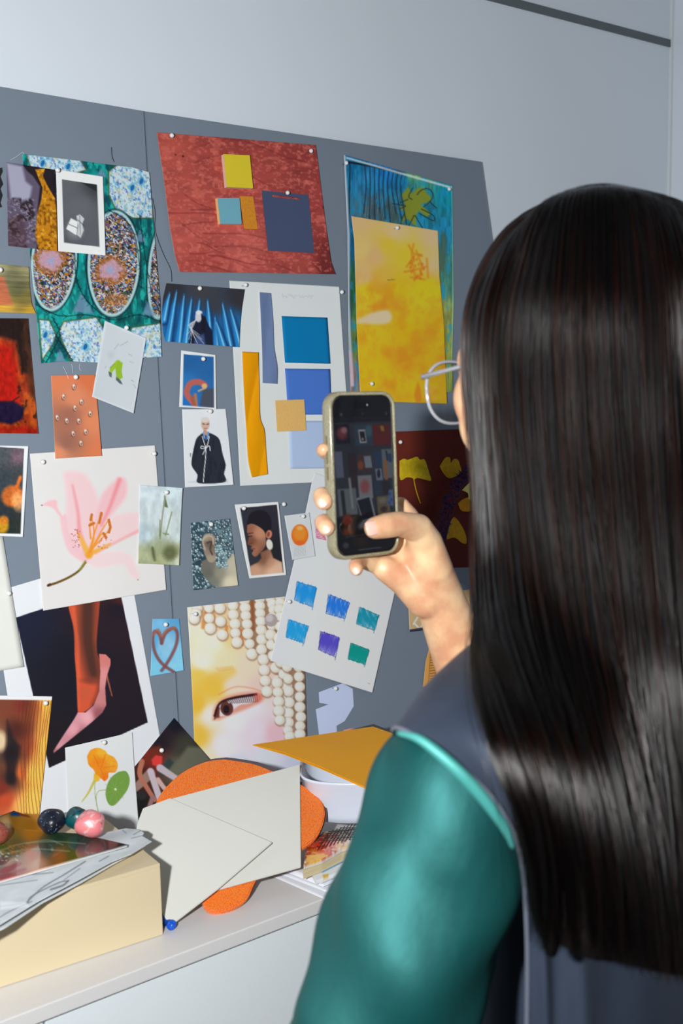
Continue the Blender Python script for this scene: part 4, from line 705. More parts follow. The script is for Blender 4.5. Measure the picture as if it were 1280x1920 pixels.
for x, y, lb, *l in (
    (322, 254, 'at the top left of the red sheet'), (583, 283, 'at the top right of the red sheet'), (649, 305.5, 'at the top left of the blue-green painting'), (842, 354.5, 'at the top right of the blue-green painting'),
    (539, 361.5, 'at the top of the navy sample card', 8), (374.5, 540.5, 'at the top of the blue curtain photo', 5), (460, 534, 'at the top left of the swatch page'), (641, 547.5, 'beside the top right corner of the swatch page'),
    (744.5, 427, 'at the top of the glowing yellow print', 5), (697, 719.5, 'near the bottom of the glowing yellow print', 5), (750.5, 829, 'at the top left of the dark red poster'), (142, 707, 'at the top of the orange jewel card', 5),
    (237, 614.5, 'at the top of the green boots card', 7), (108, 319, 'between the rock photo and the black and white photo', 9), (0.5, 506, 'on the gold striped print at the left edge'), (80, 866, 'at the top left of the lily print', 4),
    (289, 850.5, 'at the top right of the lily print', 4), (312, 923, 'at the top of the green-grey botanical card', 8), (16.5, 1112.5, 'on the blank cream sheet at the left edge', 4), (310.5, 1171, 'at the top of the blue heart card', 3),
    (303, 1407, 'on the dark photo of arms and legs', 6), (85.5, 1318.5, 'at the top right of the orange hair photo', 5), (195, 1392, 'at the top of the nasturtium sheet', 5), (381, 673, 'on the blue sky photo', 4),
    (394, 771, 'at the top of the black coat photo', 3), (457, 953, 'at the top left of the profile portrait', 4), (532, 945.5, 'beside the top right corner of the profile portrait', 1), (568, 968, 'at the top of the orange ball card', 7),
    (395.5, 983, 'at the top of the ear photo', 3), (366, 1151, 'at the top left of the pearl print', 2), (542, 1128, 'on the left edge of the marker sheet', 5), (629, 1291, 'at the top of the lavender cutout', 3)):
    pin(x, y, lb, *l)

# ------------------------------------------------------------ things on the cabinet
def slab_px(name, pp, z, th, mt, parent=None, bevel=0.0):
    return prism(name, [on_z(x, y, z) for x, y in pp], (0, 0, 1), th, mt, parent, bevel)
def flat_sheet(name, label, cat, q, z, art, th=.0008, mt='print', k=1.15, step=1.5, wav=0.0, group=None, parent=None, **ed):
    X, Y, U, V = coons(q, step, **ed); zz_ = z + wav * (np.sin(U * 9 + V * 3) * .5 + np.sin(V * 7 - U * 2) * .5)
    d = rays(X, Y); t = (zz_ - CAM[2]) / d[..., 2]; P = CAM + d * t[..., None]
    A = Art(X, Y); art(A); o = grid_obj(name, P, M[mt], parent, cols=np.clip(lin(np.clip(A.c, 0, 255)) * k, 0, .9), thick=th, nrm=np.array((0, 0, 1.0)))
    return tag(o, label, cat, group) if label else o
A0 = np.array((.5350, -.4046)); d1 = np.array((-.998, .063)); d2 = np.array((.063, .998)) * 1.0; d2 = np.array((-.0, 0)) + np.array((-d1[1] * -1, -d1[0])) 
bx = bpy.data.objects.new('storage_box', None); COL.objects.link(bx); tag(bx, 'long cream cardboard box under the crumpled paper at lower left', 'box')
bc = [A0, A0 + d1 * .62, A0 + d1 * .62 + d2 * .17, A0 + d2 * .17]
prism('body', [(*p, .9765) for p in bc][::-1], (0, 0, 1), .0760, M['boxc'], bx, .0004)
prism('lid', [(*p, .9806) for p in bc][::-1], (0, 0, 1), .0040, M['boxc'], bx, .0004)

def a_news(A):
    A.c[:] = (196, 202, 206); A.noise(26, 10, 0.05, 201, -20)
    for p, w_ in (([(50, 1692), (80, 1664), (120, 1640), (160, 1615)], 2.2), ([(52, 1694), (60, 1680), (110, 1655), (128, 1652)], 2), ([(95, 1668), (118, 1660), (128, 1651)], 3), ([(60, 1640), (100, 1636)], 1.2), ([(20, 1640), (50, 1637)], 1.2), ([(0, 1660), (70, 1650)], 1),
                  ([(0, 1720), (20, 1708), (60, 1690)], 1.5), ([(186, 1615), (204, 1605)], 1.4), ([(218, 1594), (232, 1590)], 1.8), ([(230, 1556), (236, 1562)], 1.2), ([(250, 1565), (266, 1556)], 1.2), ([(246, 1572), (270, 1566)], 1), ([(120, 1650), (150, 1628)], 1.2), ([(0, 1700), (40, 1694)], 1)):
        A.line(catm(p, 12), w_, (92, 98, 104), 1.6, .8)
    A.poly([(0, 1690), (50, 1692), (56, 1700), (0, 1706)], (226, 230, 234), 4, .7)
NE = [(0, 1733), (70, 1690), (140, 1653), (208, 1616), (245, 1601)]
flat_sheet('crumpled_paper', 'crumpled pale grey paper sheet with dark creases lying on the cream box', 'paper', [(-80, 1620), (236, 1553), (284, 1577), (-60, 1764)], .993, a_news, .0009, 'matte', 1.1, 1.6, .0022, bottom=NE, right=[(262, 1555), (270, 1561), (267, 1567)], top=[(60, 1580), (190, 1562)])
flat_sheet('crumpled_paper', 'thin lower sheet sticking out under the crumpled grey paper', 'paper', [(-70, 1650), (230, 1566), (273, 1585), (-50, 1768)], .9865, lambda A: A.idw([(0, 1700, (190, 196, 200)), (250, 1590, (200, 204, 206))]), .0009, 'matte', 1.1, 4, .0015, bottom=[(10, 1739), (80, 1692), (150, 1656), (212, 1620), (250, 1600)])
def a_amber(A): A.idw([(0, 1540, (130, 90, 10)), (60, 1545, (150, 100, 16)), (70, 1530, (200, 140, 60))]); A.poly([(18, 1518), (34, 1520), (38, 1530), (20, 1530)], (20, 60, 110), 3); A.poly([(26, 1516), (44, 1522), (58, 1533), (40, 1530)], (90, 34, 20), 3, .8)
flat_sheet('paper_sheet', 'amber brown sheet behind the glossy print, at the left edge under the hair photo', 'paper', [(-60, 1538), (74, 1526), (110, 1560), (-60, 1580)], .9975, a_amber, .0006, 'gloss', 1.1, 2, top=[(0, 1530), (26, 1520), (45, 1526)])
def a_glossy(A):
    X, Y = A.X, A.Y
    A.idw([(0, 1560, (150, 104, 14)), (60, 1558, (170, 110, 14)), (110, 1568, (40, 66, 44)), (30, 1590, (70, 84, 40)), (90, 1590, (60, 70, 56)), (150, 1590, (30, 54, 60)), (190, 1590, (70, 50, 50)), (225, 1584, (44, 42, 40)), (60, 1605, (170, 96, 60)), (110, 1605, (150, 90, 30)), (140, 1602, (96, 92, 20)), (20, 1625, (170, 120, 100)), (70, 1620, (190, 140, 110)), (0, 1610, (60, 60, 70)), (20, 1645, (150, 60, 50)), (0, 1600, (80, 110, 40))], 3.2)
    for p in ([(0, 1595), (40, 1582), (100, 1578), (160, 1582)], [(50, 1581), (90, 1575), (118, 1584)], [(0, 1602), (60, 1592), (130, 1596)]): A.line(catm(p, 12), 2, (150, 170, 140), 2.5, .6)
    for x, y, r in ((14, 1630, 16), (40, 1632, 10), (8, 1643, 14), (30, 1622, 12)): A.ell(x, y, r, r * .35, (140, 34, 34), -18, 2, .8)
    A.put(np.clip((fbm(X / 4, Y / 2, 221) - .55) * 6, 0, .8) * (X < 34) * (np.abs(Y - 1605) < 9), (210, 210, 220)); A.put(np.clip((fbm(X / 3, Y / 2, 223) - .58) * 7, 0, .8) * (X < 60) * (np.abs(Y - 1592) < 9), (190, 110, 40))
flat_sheet('magazine', 'glossy colourful print lying on the crumpled paper under the painted stones', 'print', [(-80, 1546), (150, 1563), (238, 1583), (-80, 1673)], .9985, a_glossy, .0030, 'gloss', 1.1, 1.5)
def stone(label, x, y, r, col, specks, seed, sq=(1, 1, .88)):
    bm = bmesh.new(); bmesh.ops.create_icosphere(bm, subdivisions=5, radius=r); rr = np.random.default_rng(seed); ph = rr.uniform(0, 6, 6)
    for v in bm.verts:
        n = v.co.normalized(); f = 1 + .05 * math.sin(n.x * 4 + ph[0]) + .04 * math.sin(n.y * 5 + ph[1] + n.z * 3) + .008 * math.sin(n.x * 30 + n.z * 24 + ph[2]) * math.sin(n.y * 28)
        v.co = Vector((v.co.x * sq[0], v.co.y * sq[1], v.co.z * sq[2])) * f
    me = bpy.data.meshes.new('painted_stone'); bm.to_mesh(me); bm.free(); me.polygons.foreach_set('use_smooth', [True] * len(me.polygons))
    mt, nt, b = nmat('stone_paint'); tc = nt.nodes.new('ShaderNodeTexCoord'); prev = None
    base = nt.nodes.new('ShaderNodeRGB'); base.outputs[0].default_value = (*lin(col), 1); prev = base.outputs[0]
    for i, (c, sc, th) in enumerate(specks):
        nz = nt.nodes.new('ShaderNodeTexNoise'); nz.inputs['Scale'].default_value = sc; nz.inputs['Detail'].default_value = 3; nz.inputs['Distortion'].default_value = 1.2
        mp = nt.nodes.new('ShaderNodeMapping'); mp.inputs['Location'].default_value = (i * 3.1 + seed, 0, 0); nt.links.new(tc.outputs['Object'], mp.inputs[0]); nt.links.new(mp.outputs[0], nz.inputs['Vector'])
        cr = nt.nodes.new('ShaderNodeValToRGB'); cr.color_ramp.elements[0].position = th; cr.color_ramp.elements[1].position = th + .03; nt.links.new(nz.outputs[0], cr.inputs[0])
        mx = nt.nodes.new('ShaderNodeMixRGB'); nt.links.new(cr.outputs[0], mx.inputs[0]); nt.links.new(prev, mx.inputs[1]); mx.inputs[2].default_value = (*lin(c), 1); prev = mx.outputs[0]
    nt.links.new(prev, b.inputs['Base Color']); b.inputs['Roughness'].default_value = .36; b.inputs['Coat Weight'].default_value = .25; bumpit(nt, b, 220, .3, .001)
    me.materials.append(mt); o = bpy.data.objects.new('painted_stone', me); COL.objects.link(o); p = on_z(x, y, .9985); o.location = (p[0], p[1], .9985 + r * sq[2] * .985); return tag(o, label, 'stone', 'painted stones')
stone('glossy navy-black painted stone, leftmost of the three stones together', 98, 1560, .0150, (20, 24, 40), [((90, 140, 200), 190, .67), ((200, 206, 214), 260, .70)], 1)
stone('dark teal painted stone half hidden behind the pink one', 146, 1554, .0138, (0, 76, 84), [((150, 200, 206), 300, .69), ((6, 40, 50), 120, .6)], 2)
stone('pink painted stone with faint grey and orange dabs', 170, 1568, .0160, (228, 128, 134), [((160, 150, 160), 120, .64), ((226, 130, 60), 140, .68), ((240, 170, 170), 90, .55), ((90, 50, 40), 200, .71)], 3, (1.05, 1, .9))
stone('brown-pink painted stone cut by the left edge of the photo', -6, 1583, .0135, (140, 70, 58), [((190, 130, 116), 200, .62), ((80, 40, 36), 150, .64)], 4)

_m1 = on_z(420, 1706, .905); _m2 = at(300, 1500, 1.355); _m3 = at(608, 1515, 1.38)
LNN = np.cross(_m2 - _m1, _m3 - _m1); LNN = LNN / np.linalg.norm(LNN) * (1 if LNN[2] > 0 else -1)      # the leaning mat and cards
def on_lean(x, y, o): return on_plane(x, y, _m1 + LNN * o, LNN)
blob_px = [(420, 1422), (470, 1430), (500, 1440), (540, 1458), (575, 1476), (600, 1497), (609, 1520), (604, 1548), (590, 1572), (566, 1590), (530, 1610), (496, 1628), (478, 1652), (464, 1682), (440, 1700), (410, 1709), (385, 1702), (370, 1670), (335, 1640), (305, 1600), (290, 1550), (292, 1506), (312, 1474), (345, 1445), (385, 1427)]
cb = np.array(catm(blob_px + [blob_px[0]], 120))[:-1]
mo = bpy.data.objects.new('bath_mat', None); COL.objects.link(mo); tag(mo, 'bright orange fluffy curvy-edged mat leaning behind the cream cards', 'mat')
om, nt, b = nmat('orange_terry'); b.inputs['Base Color'].default_value = (*lin((250, 98, 6)), 1); b.inputs['Roughness'].default_value = .9; b.inputs['Specular IOR Level'].default_value = .1; b.inputs['Sheen Weight'].default_value = .3
tc = nt.nodes.new('ShaderNodeTexCoord'); vo = nt.nodes.new('ShaderNodeTexVoronoi'); vo.inputs['Scale'].default_value = 620; nt.links.new(tc.outputs['Object'], vo.inputs['Vector'])
cr = nt.nodes.new('ShaderNodeValToRGB'); cr.color_ramp.elements[0].color = (*lin((255, 146, 30)), 1); cr.color_ramp.elements[1].color = (*lin((240, 86, 0)), 1); nt.links.new(vo.outputs['Distance'], cr.inputs[0]); nt.links.new(cr.outputs[0], b.inputs['Base Color'])
bp_ = nt.nodes.new('ShaderNodeBump'); bp_.invert = True; bp_.inputs['Strength'].default_value = .8; bp_.inputs['Distance'].default_value = .0015; nt.links.new(vo.outputs['Distance'], bp_.inputs['Height']); nt.links.new(bp_.outputs[0], b.inputs['Normal'])
prism('pile', [on_lean(x, y, .0) for x, y in cb][::-1], LNN, .0075, om, mo, .0018)
prism('backing', [on_lean(x + 4 + (5 if 430 < x < 520 and y < 1460 else 0), y - 2, -.0078) for x, y in cb][::-1], LNN, .0015, mat('dark_mat_backing', (96, 84, 88), .9, .1, var=.1), mo)
def leancard(pp, o, label, th=.0026, tilt=0.0):
    n2 = LNN + RT * tilt; n2 = n2 / np.linalg.norm(n2)
    P = [on_plane(x, y, on_lean(420, 1600, o), n2) for x, y in pp][::-1]; return tag(prism('card', P, n2, th, M['cream'], None, .0006), label, 'card', 'blank cream cards')
leancard([(322, 1497), (562, 1433), (564, 1625), (350, 1684)], .0045, 'rear blank cream card leaning upright on the orange mat')
leancard([(319, 1496), (510, 1579), (409, 1666), (326, 1730), (312, 1724), (292, 1690), (276, 1640), (252, 1588), (257, 1545), (268, 1515)], .0110, 'front blank cream card standing on one corner beside the box', .0026, -.03)
pen = bpy.data.objects.new('pen', None); COL.objects.link(pen); tag(pen, 'blue pen lying under the front cream card beside the box corner', 'pen')
bl = mat('blue_pen_plastic', (20, 84, 200), .25, .5, var=.03)
tube('cap', [(.5470, -.4029, .9062), (.5470, -.4030, .9062), (.5470, -.4031, .9062), (.54701, -.4029, .9062), (.5471, -.4005, .9062)][::-1] + [(.5485, -.385, .9062), (.5500, -.360, .9062)], [.0056, .0056, .0052, .0040, .0036, .0058, .0056], bl, pen, 18)
tube('barrel', [(.5500, -.361, .9062), (.5580, -.262, .9062)], .0046, mat('pen_barrel', (220, 224, 230), .3, var=.01), pen, 14)
tube('tip', [(.5580, -.262, .9062), (.5588, -.250, .9062)], [.004, .001], bl, pen, 12)

# white tub, folder and the papers under it
def rrect(cx, cy, hx, hy, z, n=64, e=3.4):
    out = []
    for i in range(n):
        a_ = 2 * math.pi * i / n; c_, s_ = math.cos(a_), math.sin(a_); out.append((cx + hx * math.copysign(abs(c_) ** (2 / e), c_), cy + hy * math.copysign(abs(s_) ** (2 / e), s_), z))
    return out
TZ = .9335
prof = [(0.0, 0.0), (.85, 0.0), (.93, .003), (.96, .010), (1.0, .046), (1.02, .0475), (1.02, .0500), (.985, .0495), (.975, .046), (.94, .012), (.91, .006), (.0, .005)]
tx_ = np.array((math.cos(yaw), -math.sin(yaw), 0)); ty_ = np.array((math.sin(yaw), math.cos(yaw), 0)); tc0 = on_z(712, 1557, TZ) + ty_ * .073
V_ = []; Fq = []
for k_, (s_, z_) in enumerate(prof): V_ += [tuple(tc0 + p[0] * tx_ + p[1] * ty_ + np.array((0, 0, p[2]))) for p in rrect(0, 0, .098 * s_ + 1e-5, .062 * s_ + 1e-5, z_ * 1.14)]
for k_ in range(len(prof) - 1):
    for i in range(64): Fq.append((k_ * 64 + i, k_ * 64 + (i + 1) % 64, (k_ + 1) * 64 + (i + 1) % 64, (k_ + 1) * 64 + i))
tag(mesh_obj('tub', V_, Fq, mat('white_plastic', (220, 227, 244), .22, .5, var=.01), None, True), 'white plastic tub with rounded corners under the mustard folder', 'tub')
def plane3(a, b_, c_):
    n = np.cross(b_ - a, c_ - a); n = n / np.linalg.norm(n); return a, (n if n[2] > 0 else -n)
ea, en = plane3(on_z(473, 1396, 1.005), on_z(699, 1362, 1.010), on_z(683, 1475, 1.002))
ep = lambda pp, o=0: [on_plane(x, y, ea + en * o, en) for x, y in pp][::-1]
fo = bpy.data.objects.new('folder', None); COL.objects.link(fo); tag(fo, 'mustard orange folder resting on top of the white tub', 'folder')
mu = mat('mustard_card', (238, 164, 18), .6, .3, var=.03, vscale=9); fpp = [(473, 1396), (699, 1362), (725, 1371), (812, 1400), (740, 1478), (683, 1475), (600, 1437), (530, 1410)]
prism('cover', ep(fpp), en, .0012, mu, fo, .0003); prism('cover', ep([(476, 1397), (699, 1363), (812, 1402), (740, 1480), (684, 1477), (600, 1440), (534, 1414)], -.0035), en, .0012, mu, fo, .0003)
prism('pages', ep([(490, 1395), (690, 1364), (790, 1400), (730, 1474), (680, 1471), (600, 1434), (540, 1410)], -.0012), en, .0022, mat('folder_pages', (150, 92, 20), .8, var=.05), fo)
tag(prism('notebook', ep([(560, 1392), (700, 1357.5), (730, 1369), (800, 1396), (730, 1455), (600, 1425)], -.0052), en, .003, mat('black_cover', (22, 22, 26), .4, var=.05)), 'thin black notebook peeking out behind the mustard folder', 'notebook')
def a_mag(A):
    X, Y = A.X, A.Y; A.idw([(570, 1600, (120, 30, 14)), (600, 1585, (206, 60, 34)), (625, 1575, (226, 110, 100)), (590, 1570, (200, 90, 60)), (640, 1568, (214, 206, 204)), (640, 1582, (226, 196, 130)), (590, 1610, (226, 170, 20)), (612, 1600, (220, 80, 40)), (660, 1565, (200, 206, 206))], 3.2)
    A.put(np.clip((fbm(X / 5, Y / 3, 231) - .56) * 7, 0, .8), (120, 24, 16)); A.put(np.clip((fbm(X / 6, Y / 3, 233) - .6) * 7, 0, .8), (232, 222, 220)); A.poly([(576, 1604), (606, 1600), (616, 1604), (590, 1616), (572, 1616)], (232, 176, 14), 1.5, .9)
flat_sheet('magazine', 'magazine with a red and yellow cover under the white tub', 'magazine', [(578, 1568), (730, 1546), (700, 1572), (569, 1622)], .9325, a_mag, .005, 'gloss', 1.15, 1.5, bottom=[(604, 1611), (640, 1590)])
def strip_slab(nm, lb, cat, pp, z, th, mt): return tag(slab_px(nm, pp[::-1], z, th, mt, None, .0006), lb, cat)
strip_slab('book', 'thick paperback with cream page edges under the red and yellow magazine', 'book', [(572, 1600), (604, 1560), (740, 1546), (712, 1574), (640, 1600), (604, 1618), (568, 1632)], .9270, .011, mat('cream_pages', (206, 190, 152), .8, .2, var=.2, vscale=400, stretch=(0.05, 0.05, 6)))
def a_book2(A): A.c[:] = (216, 222, 230); A.poly([(600, 1632), (632, 1616), (650, 1606), (652, 1612), (634, 1622), (604, 1637)], (120, 180, 226), 1); A.line([(592, 1637), (650, 1611)], 1.2, (70, 90, 130), 1, .8); A.poly([(604, 1640), (616, 1638), (616, 1646), (606, 1647)], (206, 176, 90), 1.2); A.poly([(624, 1616), (633, 1612), (634, 1619), (626, 1622)], (50, 120, 206), 1)
flat_sheet('booklet', 'white booklet with a light blue strip under the cream paperback', 'booklet', [(576, 1622), (720, 1560), (700, 1610), (592, 1652)], .9155, a_book2, .004, 'print', 1.15, 1.6)
for i, (q, lb) in enumerate((([(505, 1640), (640, 1585), (700, 1640), (618, 1690)], 'bottommost white sheet of the fanned papers under the magazines'), ([(515, 1634), (640, 1580), (700, 1630), (612, 1672)], 'second white sheet from the bottom of the fanned papers'), ([(522, 1628), (650, 1580), (700, 1620), (606, 1662)], 'third white sheet from the bottom of the fanned papers'), ([(535, 1628), (650, 1580), (700, 1615), (600, 1656)], 'topmost white sheet of the fanned papers'))):
    flat_sheet('paper_sheet', lb, 'paper', q, .9020 + .0028 * i, lambda A: A.idw([(560, 1650, (212, 214, 222)), (650, 1600, (206, 210, 218))]), .0006, 'matte', 1.2, 8, .0003, 'fanned white papers under the magazines')
nb = bmesh.new()
for sgn in (1, -1):
    for i in range(11):
        o_ = (i - 5) * .011; nc_ = on_z(648, 1566, .9332); a_ = Vector((nc_[0] + o_ * .55 - .022 * sgn, nc_[1] - .012, .9332)); b_ = Vector((nc_[0] + o_ * .55 + .022 * sgn, nc_[1] + .022, .9332)); dd = (b_ - a_); L_ = dd.length
        bmesh.ops.create_cone(nb, segments=6, radius1=.00045, radius2=.00045, depth=L_, cap_ends=True, matrix=Matrix.Translation((a_ + b_) / 2) @ dd.to_track_quat('Z', 'Y').to_matrix().to_4x4())
me = bpy.data.meshes.new('net_bag'); nb.to_mesh(me); nb.free(); me.materials.append(mat('black_net', (16, 16, 18), .6, var=.05)); o = bpy.data.objects.new('net_bag', me); COL.objects.link(o); tag(o, 'black diamond netting lying flat between the tub and the magazine', 'net')

# ------------------------------------------------------------ the person
RTh = np.array((math.cos(yaw), -math.sin(yaw), 0)); FWh = np.array((math.sin(yaw), math.cos(yaw), 0)); ZU = np.array((0, 0, 1.0))
def blob(name, prims, voxel, mt, parent=None, smooth=6, sfac=.5, cut=None, disp=None):
    """one continuous surface grown over balls and tapered limbs"""
    bm = bmesh.new()
    def ball(p, r, M_=None, sub=3):
        mm = Matrix.Translation(Vector(p)) @ (M_ if M_ is not None else Matrix.Identity(4)); bmesh.ops.create_icosphere(bm, subdivisions=sub, radius=r, matrix=mm)
    def cone(a, b_, r1, r2):
        a = Vector(a); b_ = Vector(b_); d = b_ - a
        if d.length < 1e-5: return
        bmesh.ops.create_cone(bm, segments=28, radius1=r1, radius2=r2, depth=d.length, cap_ends=True, matrix=Matrix.Translation((a + b_) / 2) @ d.to_track_quat('Z', 'Y').to_matrix().to_4x4())
    for p in prims:
        if p[0] == 'chain':
            pts, rs = p[1], p[2]
            for q, r in zip(pts, rs): ball(q, r)
            for i in range(len(pts) - 1): cone(pts[i], pts[i + 1], rs[i], rs[i + 1])
        elif p[0] == 'ell':                       # centre, axes (3 vectors scaled by radii)
            ax = p[2]; mm = Matrix(((ax[0][0], ax[1][0], ax[2][0], 0), (ax[0][1], ax[1][1], ax[2][1], 0), (ax[0][2], ax[1][2], ax[2][2], 0), (0, 0, 0, 1))); ball(p[1], 1.0, mm, 4)
        elif p[0] == 'loft':                      # list of rings
            rings = p[1]; n = len(rings[0]); vs = [[bm.verts.new(Vector(q)) for q in r] for r in rings]
            for i in range(len(rings) - 1):
                for k in range(n): bm.faces.new((vs[i][k], vs[i][(k + 1) % n], vs[i + 1][(k + 1) % n], vs[i + 1][k]))
            bm.faces.new(vs[0][::-1]); bm.faces.new(vs[-1])
    bmesh.ops.recalc_face_normals(bm, faces=bm.faces)
    me = bpy.data.meshes.new('tmp'); bm.to_mesh(me); bm.free(); o = bpy.data.objects.new('tmp', me); COL.objects.link(o)
    rm = o.modifiers.new('r', 'REMESH'); rm.mode = 'VOXEL'; rm.voxel_size = voxel; rm.use_smooth_shade = True
    sm = o.modifiers.new('s', 'SMOOTH'); sm.factor = sfac; sm.iterations = smooth
    dg = bpy.context.evaluated_depsgraph_get(); ev = o.evaluated_get(dg); me2 = bpy.data.meshes.new_from_object(ev); bpy.data.objects.remove(o); bpy.data.meshes.remove(me)
    me2.name = name
    if disp or cut:
        n = len(me2.vertices); co = np.empty(n * 3, np.float32); me2.vertices.foreach_get('co', co); co = co.reshape(-1, 3); no = np.empty(n * 3, np.float32); me2.vertices.foreach_get('normal', no); no = no.reshape(-1, 3)
        if disp: co = co + no * disp(co, no)[:, None]; me2.vertices.foreach_set('co', co.astype(np.float32).ravel()); me2.update()
        if cut:
            keep = cut(co); b2 = bmesh.new(); b2.from_mesh(me2); b2.verts.ensure_lookup_table(); bmesh.ops.delete(b2, geom=[v for v in b2.verts if not keep[v.index]], context='VERTS'); b2.to_mesh(me2); b2.free()
    me2.materials.clear(); me2.materials.append(mt); me2.polygons.foreach_set('use_smooth', [True] * len(me2.polygons))
    o = bpy.data.objects.new(name, me2); COL.objects.link(o)
    if parent: o.parent = parent
    return o

# the phone first: the hand closes around it
PHC = at(683, 890, 1.063); tl_ = math.radians(3.2)
px_ = np.array((1.0, 0, 0)); pu_ = np.array((0, math.sin(tl_), math.cos(tl_))); pn_ = np.array((0, -math.cos(tl_), math.sin(tl_)))
ra_ = math.radians(-1.2); px_, pu_ = px_ * math.cos(ra_) + pu_ * math.sin(ra_), pu_ * math.cos(ra_) - px_ * math.sin(ra_)
def onph(x, y, off=0.0): return on_plane(x, y, PHC + pn_ * off, pn_)      # off: metres in front of the screen
phm = Matrix(((px_[0], pu_[0], pn_[0], PHC[0]), (px_[1], pu_[1], pn_[1], PHC[1]), (px_[2], pu_[2], pn_[2], PHC[2]), (0, 0, 0, 1)))
phone = bpy.data.objects.new('smartphone', None); COL.objects.link(phone); phone.matrix_world = phm
tag(phone, 'black smartphone in a clear yellowish case showing its camera view of the board', 'phone')
def rr2(hx, hy, r, n=8):
    out = []
    for cx_, cy_, a0 in ((hx - r, hy - r, 0), (-hx + r, hy - r, 90), (-hx + r, -hy + r, 180), (hx - r, -hy + r, 270)):
        for k in range(n + 1):
            a_ = math.radians(a0 + 90 * k / n); out.append((cx_ + r * math.cos(a_), cy_ + r * math.sin(a_)))
    return out
def rslab(name, hx, hy, r, z0, z1, mt, parent, bev=.0015):
    return prism(name, [(x, y, z1) for x, y in rr2(hx, hy, r)], (0, 0, 1), z1 - z0, mt, parent, bev)
HX, HY = .0368, .0752
rslab('body', HX, HY, .0115, -.0082, -.0006, mat('phone_dark_metal', (34, 36, 40), .35, metal=.6, var=.03), phone, .0012)
cm, nt, b = nmat('clear_case'); b.inputs['Base Color'].default_value = (*lin((206, 198, 160)), 1); b.inputs['Roughness'].default_value = .14; b.inputs['Transmission Weight'].default_value = .55; b.inputs['IOR'].default_value = 1.35
tcn = nt.nodes.new('ShaderNodeTexNoise'); tcn.inputs['Scale'].default_value = 60; crn = nt.nodes.new('ShaderNodeValToRGB'); crn.color_ramp.elements[0].color = (*lin((166, 150, 104)), 1); crn.color_ramp.elements[1].color = (*lin((208, 204, 178)), 1); crn.color_ramp.elements[0].position = .35; crn.color_ramp.elements[1].position = .6
nt.links.new(tcn.outputs[0], crn.inputs[0]); nt.links.new(crn.outputs[0], b.inputs['Base Color'])
n_ = 36; prof2 = [(.0000, .0006), (.0000, .0016), (.0012, .0020), (.0028, .0014), (.0036, -.0010), (.0036, -.0085), (.0026, -.0104), (.0, -.0112), (-.030, -.0112)]
V_ = []; Fq = []
for o_, z_ in prof2:
    V_ += [(x, y, z_) for x, y in rr2(HX + o_, HY + o_, max(.0115 + o_, .002))]
n_ = len(rr2(HX, HY, .01))
for i in range(len(prof2) - 1):
    for k in range(n_): Fq.append((i * n_ + k, i * n_ + (k + 1) % n_, (i + 1) * n_ + (k + 1) % n_, (i + 1) * n_ + k))
Fq.append(tuple(range((len(prof2) - 1) * n_, len(prof2) * n_)))
case = mesh_obj('case', V_, [f[::-1] for f in Fq], cm, phone, True)
for yy in (.034, .018, .003): box('side_button', (-HX - .0045, yy - (.004 if yy > .03 else .006), -.0052), (-HX - .0034, yy + (.004 if yy > .03 else .006), -.0028), mat('button_brown', (110, 96, 66), .4, var=.05), case, .0003)
box('side_button', (HX + .0034, .012, -.0052), (HX + .0042, .028, -.0028), M['steel'], case, .0003)
# the picture on the screen, built in the phone's own plane
sx, sy = .0352, .0736
gx = np.linspace(-sx, sx, 150); gy = np.linspace(sy, -sy, 310); GX, GY = np.meshgrid(gx, gy); U_ = (GX + sx) / (2 * sx) * 100; V2 = (sy - GY) / (2 * sy) * 210
inn = np.ones_like(GX); rc = .0105
dx_ = np.maximum(np.abs(GX) - (sx - rc), 0); dy_ = np.maximum(np.abs(GY) - (sy - rc), 0)
A = Art(U_, V2, (13, 15, 22)); 
A.poly([(0, 28), (100, 28), (100, 160), (0, 160)], (44, 48, 58), 1); A.poly([(0, 28), (100, 28), (100, 34), (0, 34)], (20, 21, 28), 3)
A.noise(30, 30, .15, 301)
def q_(x0, y0, x1, y1, c, sl=2, soft=1.5): A.poly([(x0, y0), (x1, y0), (x1 + sl, y1), (x0 + sl, y1)], c, soft)
q_(2, 36, 26, 62, (22, 18, 34)); A.ell(14, 48, 9, 8, (104, 48, 56), 20, 6); A.ell(18, 44, 5, 4, (140, 100, 100), 0, 3)
q_(34, 38, 66, 66, (44, 58, 74)); q_(42, 44, 54, 62, (150, 152, 158)); q_(44, 46.5, 52.5, 60, (20, 22, 26)); A.ell(49, 57, 2, 2, (120, 122, 126)); q_(66, 38, 97, 66, (88, 26, 30)); q_(80, 40, 86, 47, (128, 108, 30))
A.ell(60, 46, 6, 8, (56, 84, 96), 0, 3); q_(0, 72, 13, 107, (86, 92, 112)); q_(22, 75, 36, 104, (44, 30, 40)); q_(38, 78, 60, 100, (64, 44, 44)); q_(50, 80, 62, 96, (112, 120, 132)); A.ell(44, 92, 5, 6, (120, 60, 40), 0, 3)
q_(68, 74, 80, 96, (36, 58, 84)); q_(69, 98, 80, 114, (110, 114, 130)); A.ell(75, 105, 3, 6, (24, 30, 60), 0, 1.5); q_(81, 72, 99, 112, (92, 100, 108)); q_(84, 86, 89, 114, (140, 86, 50)); q_(92, 78, 98, 90, (36, 60, 100)); q_(88, 74, 91, 88, (30, 44, 60))
q_(38, 106, 62, 138, (118, 116, 124)); A.ell(50, 121, 8, 9, (132, 74, 78), 0, 5); q_(24, 104, 36, 124, (44, 36, 44)); q_(66, 116, 78, 134, (40, 54, 70)); q_(80, 116, 94, 134, (38, 36, 44)); q_(3, 122, 34, 158, (92, 98, 104)); q_(8, 124, 14, 158, (30, 40, 46), 3); q_(22, 108, 26, 150, (120, 124, 128), 4)
